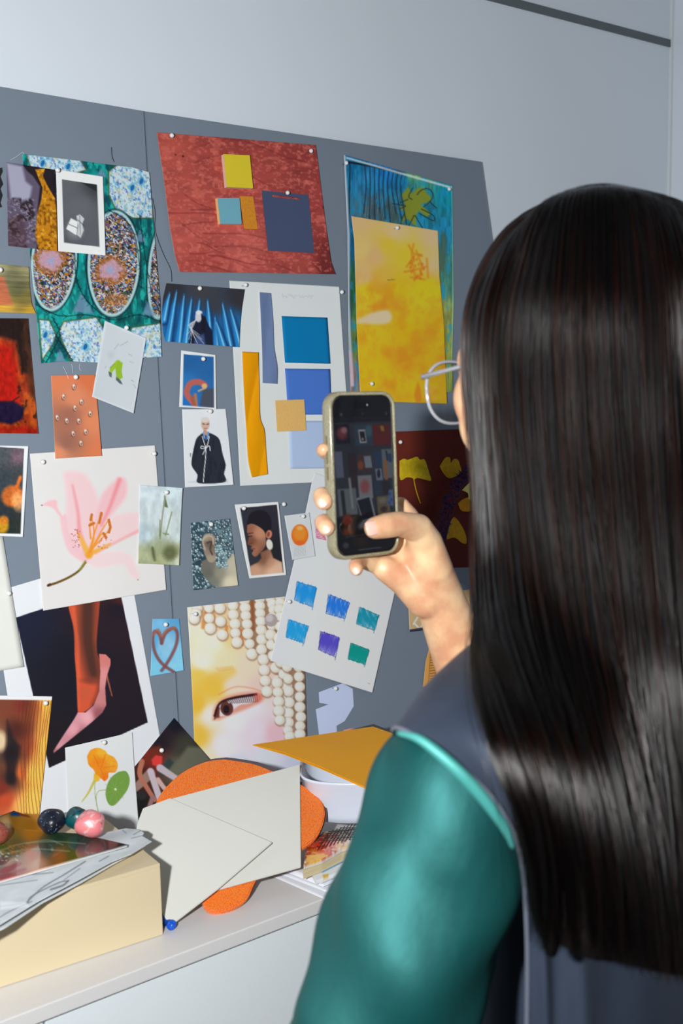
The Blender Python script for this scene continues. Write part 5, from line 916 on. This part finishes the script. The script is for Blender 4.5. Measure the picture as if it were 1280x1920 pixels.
A.poly([(34, 136), (60, 133), (68, 166), (44, 170)], (118, 122, 134), 1.5); A.poly([(36, 139), (57, 136), (64, 163), (45, 167)], (18, 20, 34), 1); q_(70, 136, 92, 166, (96, 84, 64)); A.ell(82, 154, 6, 4, (60, 40, 44), 0, 2); A.ell(80, 142, 7, 4, (110, 104, 96), 0, 3); A.poly([(92, 128), (101, 128), (101, 152), (88, 148)], (80, 96, 130), 2)
for x, y in ((93, 134), (96, 142), (92, 146)): A.ell(x, y, 2, 2, (40, 70, 130), 0, 1)
q_(10, 158, 38, 186, (30, 16, 18)); A.ell(18, 164, 8, 8, (110, 40, 24), 0, 5); A.ell(18, 180, 8, 6, (100, 50, 24), 0, 5); q_(30, 160, 44, 190, (18, 20, 26)); A.ell(46, 172, 10, 5, (96, 96, 100), -20, 4); q_(86, 164, 101, 178, (104, 62, 20)); A.line([(50, 190), (70, 182), (90, 178)], 5, (84, 78, 66), 4, .8)
A.put(np.clip((V2 - 182) / 8, 0, 1), (14, 15, 20)); A.line([(14, 187), (56, 186)], 1.5, (60, 64, 70), 1.5, .7); A.ell(14, 206 - 8, 5, 4, (90, 92, 100), 0, 2, .6); A.ell(40, 196, 13, 8, (40, 26, 24), 10, 5, .8)
A.ell(14, 23, 2.5, 2.5, (90, 92, 96), 0, 2, .7); A.ell(50, 23, 2, 2, (60, 62, 66), 0, 2, .7); A.ell(92, 23, 2.2, 2.2, (80, 82, 86), 0, 2, .7)
A.put(np.clip((V2 - 205.5) * 0 + (np.abs(V2 - 206) < .7) * (np.abs(U_ - 55) < 20), 0, 1), (70, 72, 78))
A.line([(38, 11), (60, 11)], 9, (0, 0, 0), 1); A.ell(59, 11, 1.4, 1.6, (210, 214, 220), 0, .8)
sc_ = 1 - np.clip((np.hypot(dx_, dy_) - rc) / .0003, 0, 1)
GX2 = GX.copy(); GY2 = GY.copy(); hd = np.hypot(dx_, dy_); over = hd > rc; fct = np.where(over, rc / np.maximum(hd, 1e-9), 1)
GX2 = np.where(over, np.sign(GX) * ((sx - rc) + dx_ * fct), GX); GY2 = np.where(over, np.sign(GY) * ((sy - rc) + dy_ * fct), GY)
smt, nt, b = nmat('lit_screen'); va = nt.nodes.new('ShaderNodeVertexColor'); va.layer_name = 'Col'; b.inputs['Base Color'].default_value = (.004, .004, .005, 1); b.inputs['Roughness'].default_value = .06
nt.links.new(va.outputs[0], b.inputs['Emission Color']); b.inputs['Emission Strength'].default_value = .5
Pg = np.stack([GX2, GY2, np.full_like(GX, 0.0)], -1)
grid_obj('screen', Pg, smt, phone, cols=lin(np.clip(A.c, 0, 255)), thick=.0005, nrm=np.array((0, 0, 1.0)), smooth=False)

person = bpy.data.objects.new('person', None); COL.objects.link(person)
tag(person, 'long-haired person seen from behind in dark satin vest and shiny teal sleeves, raising a phone', 'person')
NB = at(1120, 1085, .86)                       # base of the neck
th = math.radians(40); BL = -math.cos(th) * RTh - math.sin(th) * FWh; BF = -math.sin(th) * RTh + math.cos(th) * FWh
def BPt(l, f, u): return NB + BL * l + BF * f + ZU * u
def ring(l, f, u, rx, ry, n=40, e=2.3):
    out = []
    for i in range(n):
        a_ = 2 * math.pi * i / n; c_, s_ = math.cos(a_), math.sin(a_)
        out.append(BPt(l + rx * math.copysign(abs(c_) ** (2 / e), c_), f + ry * math.copysign(abs(s_) ** (2 / e), s_), u))
    return out
hh = math.radians(33); HL = -math.cos(hh) * RTh - math.sin(hh) * FWh; HF0 = -math.sin(hh) * RTh + math.cos(hh) * FWh
tp = math.radians(8); HF = HF0 * math.cos(tp) - ZU * math.sin(tp); HU = ZU * math.cos(tp) + HF0 * math.sin(tp)
HC = at(1075, 640, .885)
def HP(l, f, u): return HC + HL * l + HF * f + HU * u
E3 = lambda l, f, u, a, b_, c_, rot=None: ('ell', HP(l, f, u), (HL * a, HF * b_, HU * c_))
shL = at(850, 1478, .745); elL = at(690, 2010, .72); wrL = at(745, 2480, .88)
shR = BPt(-.165, -.01, -.10); elR = at(1015, 1590, 1.04)
W0 = onph(826, 1128, -.004); W1 = onph(868, 1240, -.006)
sk = [E3(0, 0, 0, .074, .094, .086), E3(0, .040, -.040, .062, .060, .074), E3(.034, .040, -.072, .032, .038, .040), E3(-.034, .040, -.072, .032, .038, .040), E3(.040, .058, -.056, .027, .030, .034), E3(-.040, .058, -.056, .027, .030, .034), E3(.040, .066, -.036, .026, .026, .030), E3(-.040, .066, -.036, .026, .026, .030), E3(0, .064, -.102, .030, .028, .022), E3(0, .052, .018, .060, .044, .052),
      E3(0, .100, -.040, .008, .016, .022), E3(0, .108, -.054, .013, .010, .009), E3(.0, .092, -.074, .020, .010, .006), E3(.0, .090, -.083, .017, .010, .006), E3(.036, .064, -.006, .026, .022, .026), E3(-.036, .064, -.006, .026, .022, .026), E3(.026, .084, -.002, .020, .009, .007), E3(-.026, .084, -.002, .020, .009, .007),
      E3(.073, -.006, -.026, .006, .017, .030), E3(-.073, -.006, -.026, .006, .017, .030),
      ('chain', [BPt(0, -.012, -.04), BPt(0, .004, .04), HP(0, -.014, -.06)], [.058, .049, .049]),
      ('loft', [ring(0, .0, -.80, .12, .085), ring(0, 0, -.60, .135, .095), ring(0, 0, -.45, .115, .085), ring(0, .01, -.25, .13, .09), ring(0, 0, -.10, .14, .085), ring(0, 0, -.04, .10, .06)]),
      ('chain', [shL, elL, wrL], [.036, .035, .024]), ('chain', [BPt(-.10, 0, -.08), shR, elR, W1, W0], [.05, .046, .037, .0305, .0255]),
      ('chain', [BPt(.10, 0, -.10), shL], [.042, .036])]
for s_ in (1, -1): sk.append(('chain', [BPt(.07 * s_, 0, -.78), BPt(.08 * s_, .01, -1.12), BPt(.08 * s_, -.01, -1.37 + .03)], [.085, .055, .036]))
# relaxed left hand
hd0 = wrL; dn = np.array((0, 0, -1.0)); sk.append(('chain', [hd0, hd0 + dn * .05, hd0 + dn * .085], [.024, .027, .026]))
for i, (o_, L_) in enumerate(((.028, .065), (.010, .075), (-.009, .07), (-.027, .055))):
    b0 = hd0 + dn * .085 + BF * o_; sk.append(('chain', [b0, b0 + dn * L_ * .5 + BL * .004, b0 + dn * L_ * .95 - BL * .008], [.0095, .0085, .007]))
sk.append(('chain', [hd0 + dn * .03 + BF * .02, hd0 + dn * .07 + BF * .042, hd0 + dn * .10 + BF * .046], [.013, .011, .0085]))
# right hand around the phone : (px, py, metres in front of the screen)
def Hc(pts, rs): sk.append(('chain', [onph(x, y, o_) for x, y, o_ in pts], rs))
Hc([(826, 1128, -.004), (806, 1085, -.004), (792, 1050, -.006)], [.0255, .026, .024])
Hc([(812, 1110, -.012), (775, 1075, -.018), (742, 1052, -.024)], [.023, .021, .016])
Hc([(800, 1120, -.006), (762, 1088, -.014), (722, 1066, -.020)], [.022, .0175, .013])
Hc([(800, 1060, -.014), (775, 1010, -.022), (762, 985, -.024)], [.022, .018, .013])
Hc([(806, 1070, .000), (795, 1018, .004), (784, 990, .010), (748, 982, .0145), (722, 986, .0145), (703, 990, .0135)], [.0235, .0185, .0142, .0122, .0122, .0108])
Hc([(775, 1010, -.022), (764, 972, -.026), (750, 950, -.027)], [.013, .0125, .010])
Hc([(768, 1000, -.024), (700, 925, -.027), (640, 862, -.026), (606, 845, -.016), (607, 843, -.009)], [.012, .010, .0085, .0072, .0066])
Hc([(770, 1015, -.024), (700, 965, -.029), (632, 930, -.026), (603, 930, -.014), (607, 940, -.004)], [.0125, .0105, .009, .0088, .0086])
Hc([(765, 1040, -.024), (700, 1010, -.029), (636, 980, -.026), (606, 980, -.013), (612, 989, -.002)], [.012, .0105, .009, .0086, .0082])
Hc([(755, 1062, -.022), (710, 1060, -.026), (676, 1050, -.020), (667, 1060, -.010), (668, 1067, -.004)], [.011, .0095, .008, .0074, .0068])
skm, nt, b = nmat('warm_skin'); b.inputs['Base Color'].default_value = (*lin((214, 166, 134)), 1); b.inputs['Roughness'].default_value = .42; b.inputs['Specular IOR Level'].default_value = .45
b.inputs['Subsurface Weight'].default_value = .12; b.inputs['Subsurface Radius'].default_value = (1, .35, .2); b.inputs['Subsurface Scale'].default_value = .006
tc = nt.nodes.new('ShaderNodeTexCoord'); nz = nt.nodes.new('ShaderNodeTexNoise'); nz.inputs['Scale'].default_value = 38; nz.inputs['Detail'].default_value = 4; nt.links.new(tc.outputs['Object'], nz.inputs['Vector'])
cr = nt.nodes.new('ShaderNodeValToRGB'); cr.color_ramp.elements[0].position = .35; cr.color_ramp.elements[1].position = .68; cr.color_ramp.elements[0].color = (*lin((206, 150, 116)), 1); cr.color_ramp.elements[1].color = (*lin((232, 194, 152)), 1); nt.links.new(nz.outputs[0], cr.inputs[0]); nt.links.new(cr.outputs[0], b.inputs['Base Color']); bumpit(nt, b, 420, .25, .0006)
body = blob('body', sk, .0021, skm, person, 5, .5)
# nails
nm_ = mat('pink_nail', (236, 190, 176), .25, .5, var=.02)
def nail(c, ax, up, ln_, wd):
    """c centre, ax along the finger, up out of the nail"""
    ax = np.array(ax) / np.linalg.norm(ax); up = np.array(up) - ax * np.dot(up, ax); up /= np.linalg.norm(up); sd = np.cross(ax, up); g = []
    for i in range(13):
        row = []
        for j in range(11):
            u = -1 + 2 * i / 12; v = -1 + 2 * j / 10; w_ = wd * (1 - .22 * max(0, abs(u)) ** 4); row.append(np.array(c) + ax * ln_ * u * (1 - .16 * v * v) + sd * w_ * v - up * (.35 * wd * v * v + .08 * ln_ * u * u))
        g.append(row)
    return grid_obj('fingernail', np.array(g), nm_, body, thick=.0006, nrm=up)
tt = onph(703, 990, .0135); tb = onph(722, 986, .0145); vd = CAM - tt; vd = vd / np.linalg.norm(vd)
nail(tt + (tt - tb) * .05 + vd * .0112 + UP * .0008, tt - tb, vd + UP * .05 - RT * .12, .0086, .0072)
for (x, y, o_, r_, dx, dy) in ((607, 940, -.004, .0086, -3, 3), (612, 989, -.002, .0082, -1, 3), (668, 1067, -.004, .0068, -1, 3)):
    p_ = onph(x, y, o_); nail(p_ + vd * (r_ * .96) + RT * dx * .0004 - UP * dy * .0005, RT * .35 - UP * .7 + FW * -.1, vd - RT * .15, r_ * .52, r_ * .52)
# eyes and lips
ew = mat('eye_white', (232, 228, 224), .15, var=.01); ei = mat('brown_iris', (60, 36, 26), .15, var=.05)
for s_ in (1, -1):
    e_ = HP(.030 * s_, .080, -.022); bm = bmesh.new(); bmesh.ops.create_uvsphere(bm, u_segments=24, v_segments=16, radius=.0125, matrix=Matrix.Translation(Vector(e_))); me = bpy.data.meshes.new('eye'); bm.to_mesh(me); bm.free(); me.materials.append(ew); me.polygons.foreach_set('use_smooth', [True] * len(me.polygons)); eo = bpy.data.objects.new('eye', me); COL.objects.link(eo); eo.parent = body
    bm = bmesh.new(); bmesh.ops.create_uvsphere(bm, u_segments=20, v_segments=12, radius=.0062, matrix=Matrix.Translation(Vector(e_ + HF * .0075))); me = bpy.data.meshes.new('iris'); bm.to_mesh(me); bm.free(); me.materials.append(ei); eo2 = bpy.data.objects.new('iris', me); COL.objects.link(eo2); eo2.parent = body

# teal satin top : both sleeves
def satin(name, col, rough=.42, metal=.55, bump=(26, .5, .004)):
    mt, nt, b = nmat(name); b.inputs['Base Color'].default_value = (*lin(col), 1); b.inputs['Metallic'].default_value = metal; b.inputs['Roughness'].default_value = rough; b.inputs['Anisotropic'].default_value = .4
    bumpit(nt, b, bump[0], bump[1], bump[2], 5, (1, 1, .45)); return mt
teal = satin('teal_satin', (13, 76, 76), .60, .62, (13, .5, .008)); vestm = satin('dark_navy_satin', (60, 69, 86), .40, .5, (18, .5, .004))
def fold(co, no):
    x, y, z = co[:, 0], co[:, 1], co[:, 2]
    return (.0022 * np.sin(z * 46 + x * 60 + 2 * np.sin(y * 30)) + .0016 * np.sin(z * 90 - y * 80 + 3 * np.sin(x * 22)) + .003 * np.sin(z * 17 - x * 24)).astype(np.float32)
sl = [('chain', [at(856, 1462, .750), at(812, 1600, .742), at(766, 1760, .735), at(716, 1905, .73), at(690, 2030, .73), at(720, 2250, .80), at(742, 2440, .87)], [.054, .058, .058, .057, .055, .048, .038])]
blob('sleeve', sl, .004, teal, person, 8, .5, None, fold)
blob('sleeve', [('chain', [shR, elR * .45 + shR * .55, elR * .8 + shR * .2], [.056, .054, .05])], .005, teal, person, 6, .5, None, fold)
# vest : trunk plus the back panel with its armhole edge
blob('trousers', [('loft', [ring(0, 0, -.82, .135, .10), ring(0, 0, -.60, .150, .11)])] + [('chain', [BPt(.072 * s_, 0, -.80), BPt(.08 * s_, .01, -1.1), BPt(.085 * s_, 0, -1.31)], [.098, .08, .07]) for s_ in (1, -1)], .006, mat('black_trousers', (24, 25, 30), .8, .2, var=.1), person, 6)
zf = NB[2]
for s_ in (1, -1): blob('shoe', [('chain', [BPt(.085 * s_, -.03, -zf + .037), BPt(.09 * s_, .09, -zf + .032), BPt(.09 * s_, .16, -zf + .030)], [.034, .034, .026])], .005, mat('black_leather', (20, 20, 22), .35, var=.05), person, 4)
blob('vest', [('loft', [ring(0, 0, -.66, .152, .112), ring(0, 0, -.48, .128, .098), ring(0, .006, -.28, .138, .100), ring(0, 0, -.14, .142, .094), ring(0, 0, -.07, .120, .074), ring(0, 0, -.035, .075, .058)])], .005, vestm, person, 8, .5, None, lambda c, n: (.0018 * np.sin(c[:, 2] * 30 + c[:, 0] * 50)).astype(np.float32))
rows = [
    [(742, 1385, .79), (812, 1310, .82), (895, 1240, .87), (1010, 1165, .90), (1150, 1130, .92), (1330, 1180, .96), (1440, 1260, 1.02)],
    [(736, 1366, .725), (800, 1285, .755), (888, 1204, .81), (1005, 1125, .845), (1150, 1092, .86), (1340, 1150, .92), (1450, 1230, .99)],
    [(762, 1372, .688), (840, 1325, .700), (935, 1270, .738), (1050, 1215, .775), (1180, 1190, .80), (1350, 1220, .86), (1460, 1290, .95)],
    [(850, 1428, .672), (915, 1385, .685), (990, 1345, .708), (1090, 1310, .738), (1210, 1290, .77), (1370, 1300, .83), (1470, 1360, .93)],
    [(930, 1508, .675), (985, 1480, .685), (1045, 1450, .702), (1130, 1420, .728), (1240, 1410, .76), (1390, 1410, .82), (1480, 1450, .92)],
    [(973, 1600, .690), (1020, 1580, .694), (1075, 1560, .706), (1150, 1550, .728), (1250, 1540, .76), (1400, 1540, .82), (1490, 1560, .92)],
    [(986, 1740, .702), (1035, 1735, .704), (1090, 1725, .712), (1165, 1720, .732), (1260, 1715, .765), (1400, 1710, .825), (1490, 1710, .92)],
    [(986, 1920, .712), (1040, 1920, .712), (1100, 1915, .720), (1175, 1910, .740), (1270, 1905, .772), (1400, 1900, .83), (1490, 1900, .92)],
    [(980, 2150, .722), (1040, 2150, .722), (1100, 2150, .730), (1175, 2150, .75), (1270, 2150, .78), (1400, 2150, .84), (1490, 2150, .92)]]
R3 = np.array(rows, float); R3b = np.stack([spline(r, 60) for r in R3]); R3c = np.stack([spline(R3b[:, j], 110) for j in range(60)], 1)
CS = R3c[..., [0, 1]]; Pv = CAM + rays(R3c[..., 0], R3c[..., 1]) * R3c[..., 2:3]
uu = np.linspace(0, 1, 60)[None]; vv = np.linspace(0, 1, 110)[:, None]
wr = (.0022 * np.sin(uu * 22 + vv * 9) + .0016 * np.sin(vv * 26 - uu * 12)) * np.clip(uu * 6, 0, 1) + .006 * np.exp(-((uu - .10 - .10 * (vv - .75)) / .035) ** 2) * np.clip((vv - .62) * 5, 0, 1) + .006 * np.exp(-((uu - .33) / .04) ** 2) * np.clip((vv - .7) * 5, 0, 1)
Pv = Pv - FW * wr[..., None]
vb = grid_obj('vest_back', Pv, vestm, person, thick=.0025, nrm=-FW)
tube('piping', [Pv[i, 0] + RT * .0005 for i in range(6, 110, 2)], .0016, satin('grey_piping', (96, 102, 116), .4, .3), vb, 8)
seam = [at(x, y, d_) for x, y, d_ in catm([(745, 1374, .690), (790, 1388, .675), (850, 1437, .668), (905, 1495, .672), (945, 1550, .680), (962, 1590, .688)], 26)]
tube('sleeve_seam', seam, [.001 + .0032 * math.sin(math.pi * (i + 1) / 28) for i in range(26)], satin('teal_seam', (58, 132, 128), .55, .2), bpy.data.objects['sleeve'], 8)

# ------------------------------------------------------------ hair
G = [
    [(1105, 362, .95), (1010, 405, .98), (940, 490, .99), (915, 600, .99), (915, 740, .985), (935, 880, .98), (955, 980, .965), (970, 1080, .95), (985, 1180, .93), (1000, 1290, .90), (1010, 1400, .86)],
    [(1095, 357, .92), (985, 402, .935), (912, 495, .935), (884, 600, .93), (884, 720, .93), (898, 840, .92), (912, 960, .905), (915, 1060, .89), (920, 1160, .865), (930, 1260, .80), (950, 1360, .74)],
    [(1085, 356, .89), (960, 420, .88), (892, 520, .88), (870, 620, .88), (873, 730, .885), (886, 840, .88), (895, 950, .87), (888, 1050, .85), (890, 1150, .81), (895, 1240, .735), (912, 1330, .685), (945, 1430, .664), (982, 1540, .664), (1002, 1640, .672), (1010, 1760, .68)],
    [(1085, 354, .88), (975, 425, .845), (915, 530, .825), (895, 640, .82), (897, 760, .82), (905, 880, .82), (912, 1000, .82), (918, 1110, .805), (928, 1210, .755), (952, 1310, .700), (985, 1410, .674), (1015, 1520, .666), (1030, 1640, .672), (1035, 1770, .678)],
    [(1090, 353, .87), (1005, 396, .82), (955, 530, .792), (938, 650, .785), (940, 780, .785), (950, 900, .785), (960, 1020, .785), (970, 1130, .775), (990, 1240, .740), (1020, 1350, .700), (1052, 1460, .678), (1075, 1580, .672), (1088, 1700, .676), (1092, 1800, .680)],
    [(1102, 352, .865), (1045, 376, .812), (1012, 520, .772), (1002, 660, .762), (1006, 800, .762), (1018, 930, .762), (1032, 1060, .762), (1048, 1180, .755), (1072, 1300, .728), (1100, 1420, .700), (1128, 1540, .688), (1145, 1670, .686), (1152, 1810, .688)],
    [(1116, 351, .86), (1090, 366, .805), (1078, 520, .762), (1076, 670, .750), (1082, 820, .750), (1094, 960, .750), (1108, 1090, .750), (1124, 1220, .745), (1145, 1350, .728), (1170, 1480, .712), (1190, 1600, .703), (1202, 1720, .700), (1210, 1830, .700)],
    [(1134, 350, .86), (1145, 362, .805), (1152, 520, .760), (1156, 680, .748), (1162, 830, .748), (1172, 980, .748), (1184, 1120, .748), (1198, 1260, .745), (1215, 1400, .738), (1232, 1530, .730), (1246, 1650, .724), (1256, 1750, .722), (1262, 1845, .720)],
    [(1150, 351, .86), (1200, 370, .81), (1228, 520, .772), (1238, 690, .758), (1244, 840, .758), (1252, 990, .758), (1262, 1140, .758), (1274, 1280, .757), (1288, 1420, .755), (1300, 1560, .752), (1308, 1680, .750), (1314, 1840, .748)],
    [(1165, 352, .87), (1262, 384, .84), (1318, 530, .81), (1332, 700, .795), (1338, 850, .792), (1340, 1000, .79), (1346, 1150, .79), (1354, 1300, .79), (1362, 1440, .79), (1368, 1580, .788), (1372, 1700, .786), (1376, 1840, .784)],
    [(1160, 353, .89), (1290, 387, .895), (1372, 500, .88), (1400, 640, .87), (1400, 800, .865), (1394, 1000, .86), (1394, 1150, .86), (1398, 1300, .86), (1402, 1440, .86), (1406, 1600, .855), (1410, 1820, .85)],
    [(1150, 358, .92), (1280, 400, .95), (1350, 520, .96), (1370, 680, .955), (1365, 850, .95), (1356, 1000, .94), (1360, 1150, .93), (1370, 1300, .92), (1380, 1450, .91), (1384, 1600, .90)]]
NV = 48; Gs = []
for g in G:
    P3 = np.array([at(x, y, d_ + (.030 * min(1, max(0, (y - 420) / 140)) * max(0, 1 - max(0, y - 660) / 660) - .020 * min(1, max(0, (y - 860) / 420)) if d_ < .80 else 0)) for x, y, d_ in g]); P3 = spline(P3, 200); L_ = np.r_[0, np.cumsum(np.linalg.norm(np.diff(P3, axis=0), axis=1))]; tt_ = np.linspace(0, L_[-1], NV)
    Gs.append(np.stack([np.interp(tt_, L_, P3[:, k]) for k in range(3)], -1))
Gs = np.array(Gs)                                # guides x NV x 3
NU = 110; HS = np.stack([spline(Gs[:, j], NU) for j in range(NV)], 1)
axis = np.array([HC * (1 - min(1, j / 20)) + (NB + BF * .01) * min(1, j / 20) for j in range(NV)])
cen = HS.mean(0); inner = (cen[None] - HS); inner /= np.linalg.norm(inner, axis=2)[..., None]
hm, nt, b = nmat('hair_mass'); b.inputs['Base Color'].default_value = (.0045, .0032, .0028, 1); b.inputs['Roughness'].default_value = .6; b.inputs['Specular IOR Level'].default_value = .15; bumpit(nt, b, 300, .4, .001, 3, (1, 1, .04))
ho = grid_obj('hair', (HS + inner * .007)[:, ::1], hm, person, thick=0.0, smooth=True)
md = ho.modifiers.new('t', 'SOLIDIFY'); md.thickness = .006; md.offset = 0
NS = 15000; NP_ = 26; rg = np.random.default_rng(11)
us = rg.random(NS) * (NU - 1); iu = np.clip(us.astype(int), 0, NU - 2); fu = (us - iu)[:, None, None]
st = HS[iu] * (1 - fu) + HS[iu + 1] * fu; inn_ = inner[iu]
tj = np.linspace(0, 1, NP_)[None]; end = np.where(rg.random(NS) < .25, rg.uniform(.70, .97, NS), rg.uniform(.92, 1.0, NS)); start = np.where(rg.random(NS) < .5, 0, rg.uniform(0, .25, NS))
tpar = (start[:, None] + (end - start)[:, None] * tj) * (NV - 1); i0 = np.clip(tpar.astype(int), 0, NV - 2); f0 = (tpar - i0)[..., None]; ar = np.arange(NS)[:, None]
Pq = st[ar, i0] * (1 - f0) + st[ar, i0 + 1] * f0; In = inn_[ar, i0]; T_ = tpar / (NV - 1)
dep = rg.random(NS)[:, None] ** 1.5 * .007 - .0012
cl = np.floor(us * 1.6); ph_ = hash2(cl, 3.0, 7) * 6.28; sid = np.cross(np.broadcast_to(ZU, In.shape), In)
amp = (.0012 + .0055 * T_ ** 2.2); cphase = (ph_[:, None] + T_ * (5 + 4 * hash2(cl, 9.0, 2))[:, None])
Pq = Pq + In * (dep + .0022 * np.sin(cphase * 1.3) * T_)[..., None] + sid * (amp * np.sin(cphase) + (rg.normal(0, .0011, NS)[:, None] + .0035 * (hash2(cl, 5.0, 4) - .5)[:, None] * T_))[..., None]
fly = rg.random(NS) < .03; Pq[fly] += (-In[fly] * .004 + sid[fly] * rg.normal(0, .006, fly.sum())[:, None, None]) * (T_[fly] ** .7)[..., None]
hc = bpy.data.hair_curves.new('strands'); hc.add_curves([NP_] * NS)
hc.points.foreach_set('position', Pq.astype(np.float32).ravel())
ra = hc.attributes.get('radius') or hc.attributes.new('radius', 'FLOAT', 'POINT'); rad_ = .00034 * (1 - .75 * tj ** 3) * rg.uniform(.7, 1.2, NS)[:, None]; ra.data.foreach_set('value', rad_.astype(np.float32).ravel())
hmt = bpy.data.materials.new('dark_brown_hair'); hmt.use_nodes = True; nt = hmt.node_tree; nt.nodes.clear(); out = nt.nodes.new('ShaderNodeOutputMaterial'); hb = nt.nodes.new('ShaderNodeBsdfHairPrincipled')
hb.parametrization = 'MELANIN'; hb.inputs['Melanin'].default_value = .965; hb.inputs['Melanin Redness'].default_value = .28; hb.inputs['Roughness'].default_value = .23; hb.inputs['Radial Roughness'].default_value = .42; hb.inputs['Random Color'].default_value = .15
nt.links.new(hb.outputs[0], out.inputs[0]); hc.materials.append(hmt)
so = bpy.data.objects.new('strands', hc); COL.objects.link(so); so.parent = ho

# ------------------------------------------------------------ eyeglasses
gl = bpy.data.objects.new('eyeglasses', None); COL.objects.link(gl); tag(gl, 'clear grey plastic eyeglasses worn by the person, one lens showing past the cheek', 'glasses')
LC = at(846, 736, .965); gf, nt, b = nmat('clear_grey_plastic'); b.inputs['Base Color'].default_value = (*lin((150, 152, 158)), 1); b.inputs['Roughness'].default_value = .12; b.inputs['Coat Weight'].default_value = .6; bumpit(nt, b, 80, .05)
lm = bpy.data.materials.new('lens_glass'); lm.use_nodes = True; nt = lm.node_tree; nt.nodes.clear(); out = nt.nodes.new('ShaderNodeOutputMaterial'); tr = nt.nodes.new('ShaderNodeBsdfTransparent'); gs = nt.nodes.new('ShaderNodeBsdfGlossy'); gs.inputs['Roughness'].default_value = .02; fr = nt.nodes.new('ShaderNodeFresnel'); fr.inputs[0].default_value = 1.35; mx = nt.nodes.new('ShaderNodeMixShader')
nt.links.new(fr.outputs[0], mx.inputs[0]); nt.links.new(tr.outputs[0], mx.inputs[1]); nt.links.new(gs.outputs[0], mx.inputs[2]); nt.links.new(mx.outputs[0], out.inputs[0])
for s_ in (0, 1):
    c_ = LC - HL * .066 * s_; n2 = 40; ring_ = []
    for k in range(n2):
        a_ = 2 * math.pi * k / n2; ca, sa = math.cos(a_), math.sin(a_); ring_.append(c_ + HL * .0265 * math.copysign(abs(ca) ** .85, ca) + HU * .0265 * math.copysign(abs(sa) ** .85, sa))
    tube('rim', ring_ + [ring_[0], ring_[1]], .0015, gf, gl, 10)
    prism('lens', [p_ for p_ in ring_], HF, .0012, lm, gl)
for s_ in (1, -1):
    hg = (LC + HL * .027 if s_ == 1 else LC - HL * .093) + HU * .014; ear = HP(.080 * s_, -.002, -.012)
    tube('temple_arm', [hg + HL * .002 * s_, hg + HL * .0045 * s_ - HF * .004, hg * .45 + ear * .55 + HL * .004 * s_, ear, ear - HF * .02 - HU * .012], [.0022, .0022, .0016, .0016, .0014], gf, gl, 10)
tube('bridge', [LC - HL * .026 + HU * .006, LC - HL * .033 + HU * .010, LC - HL * .040 + HU * .006], .0020, gf, gl, 10)
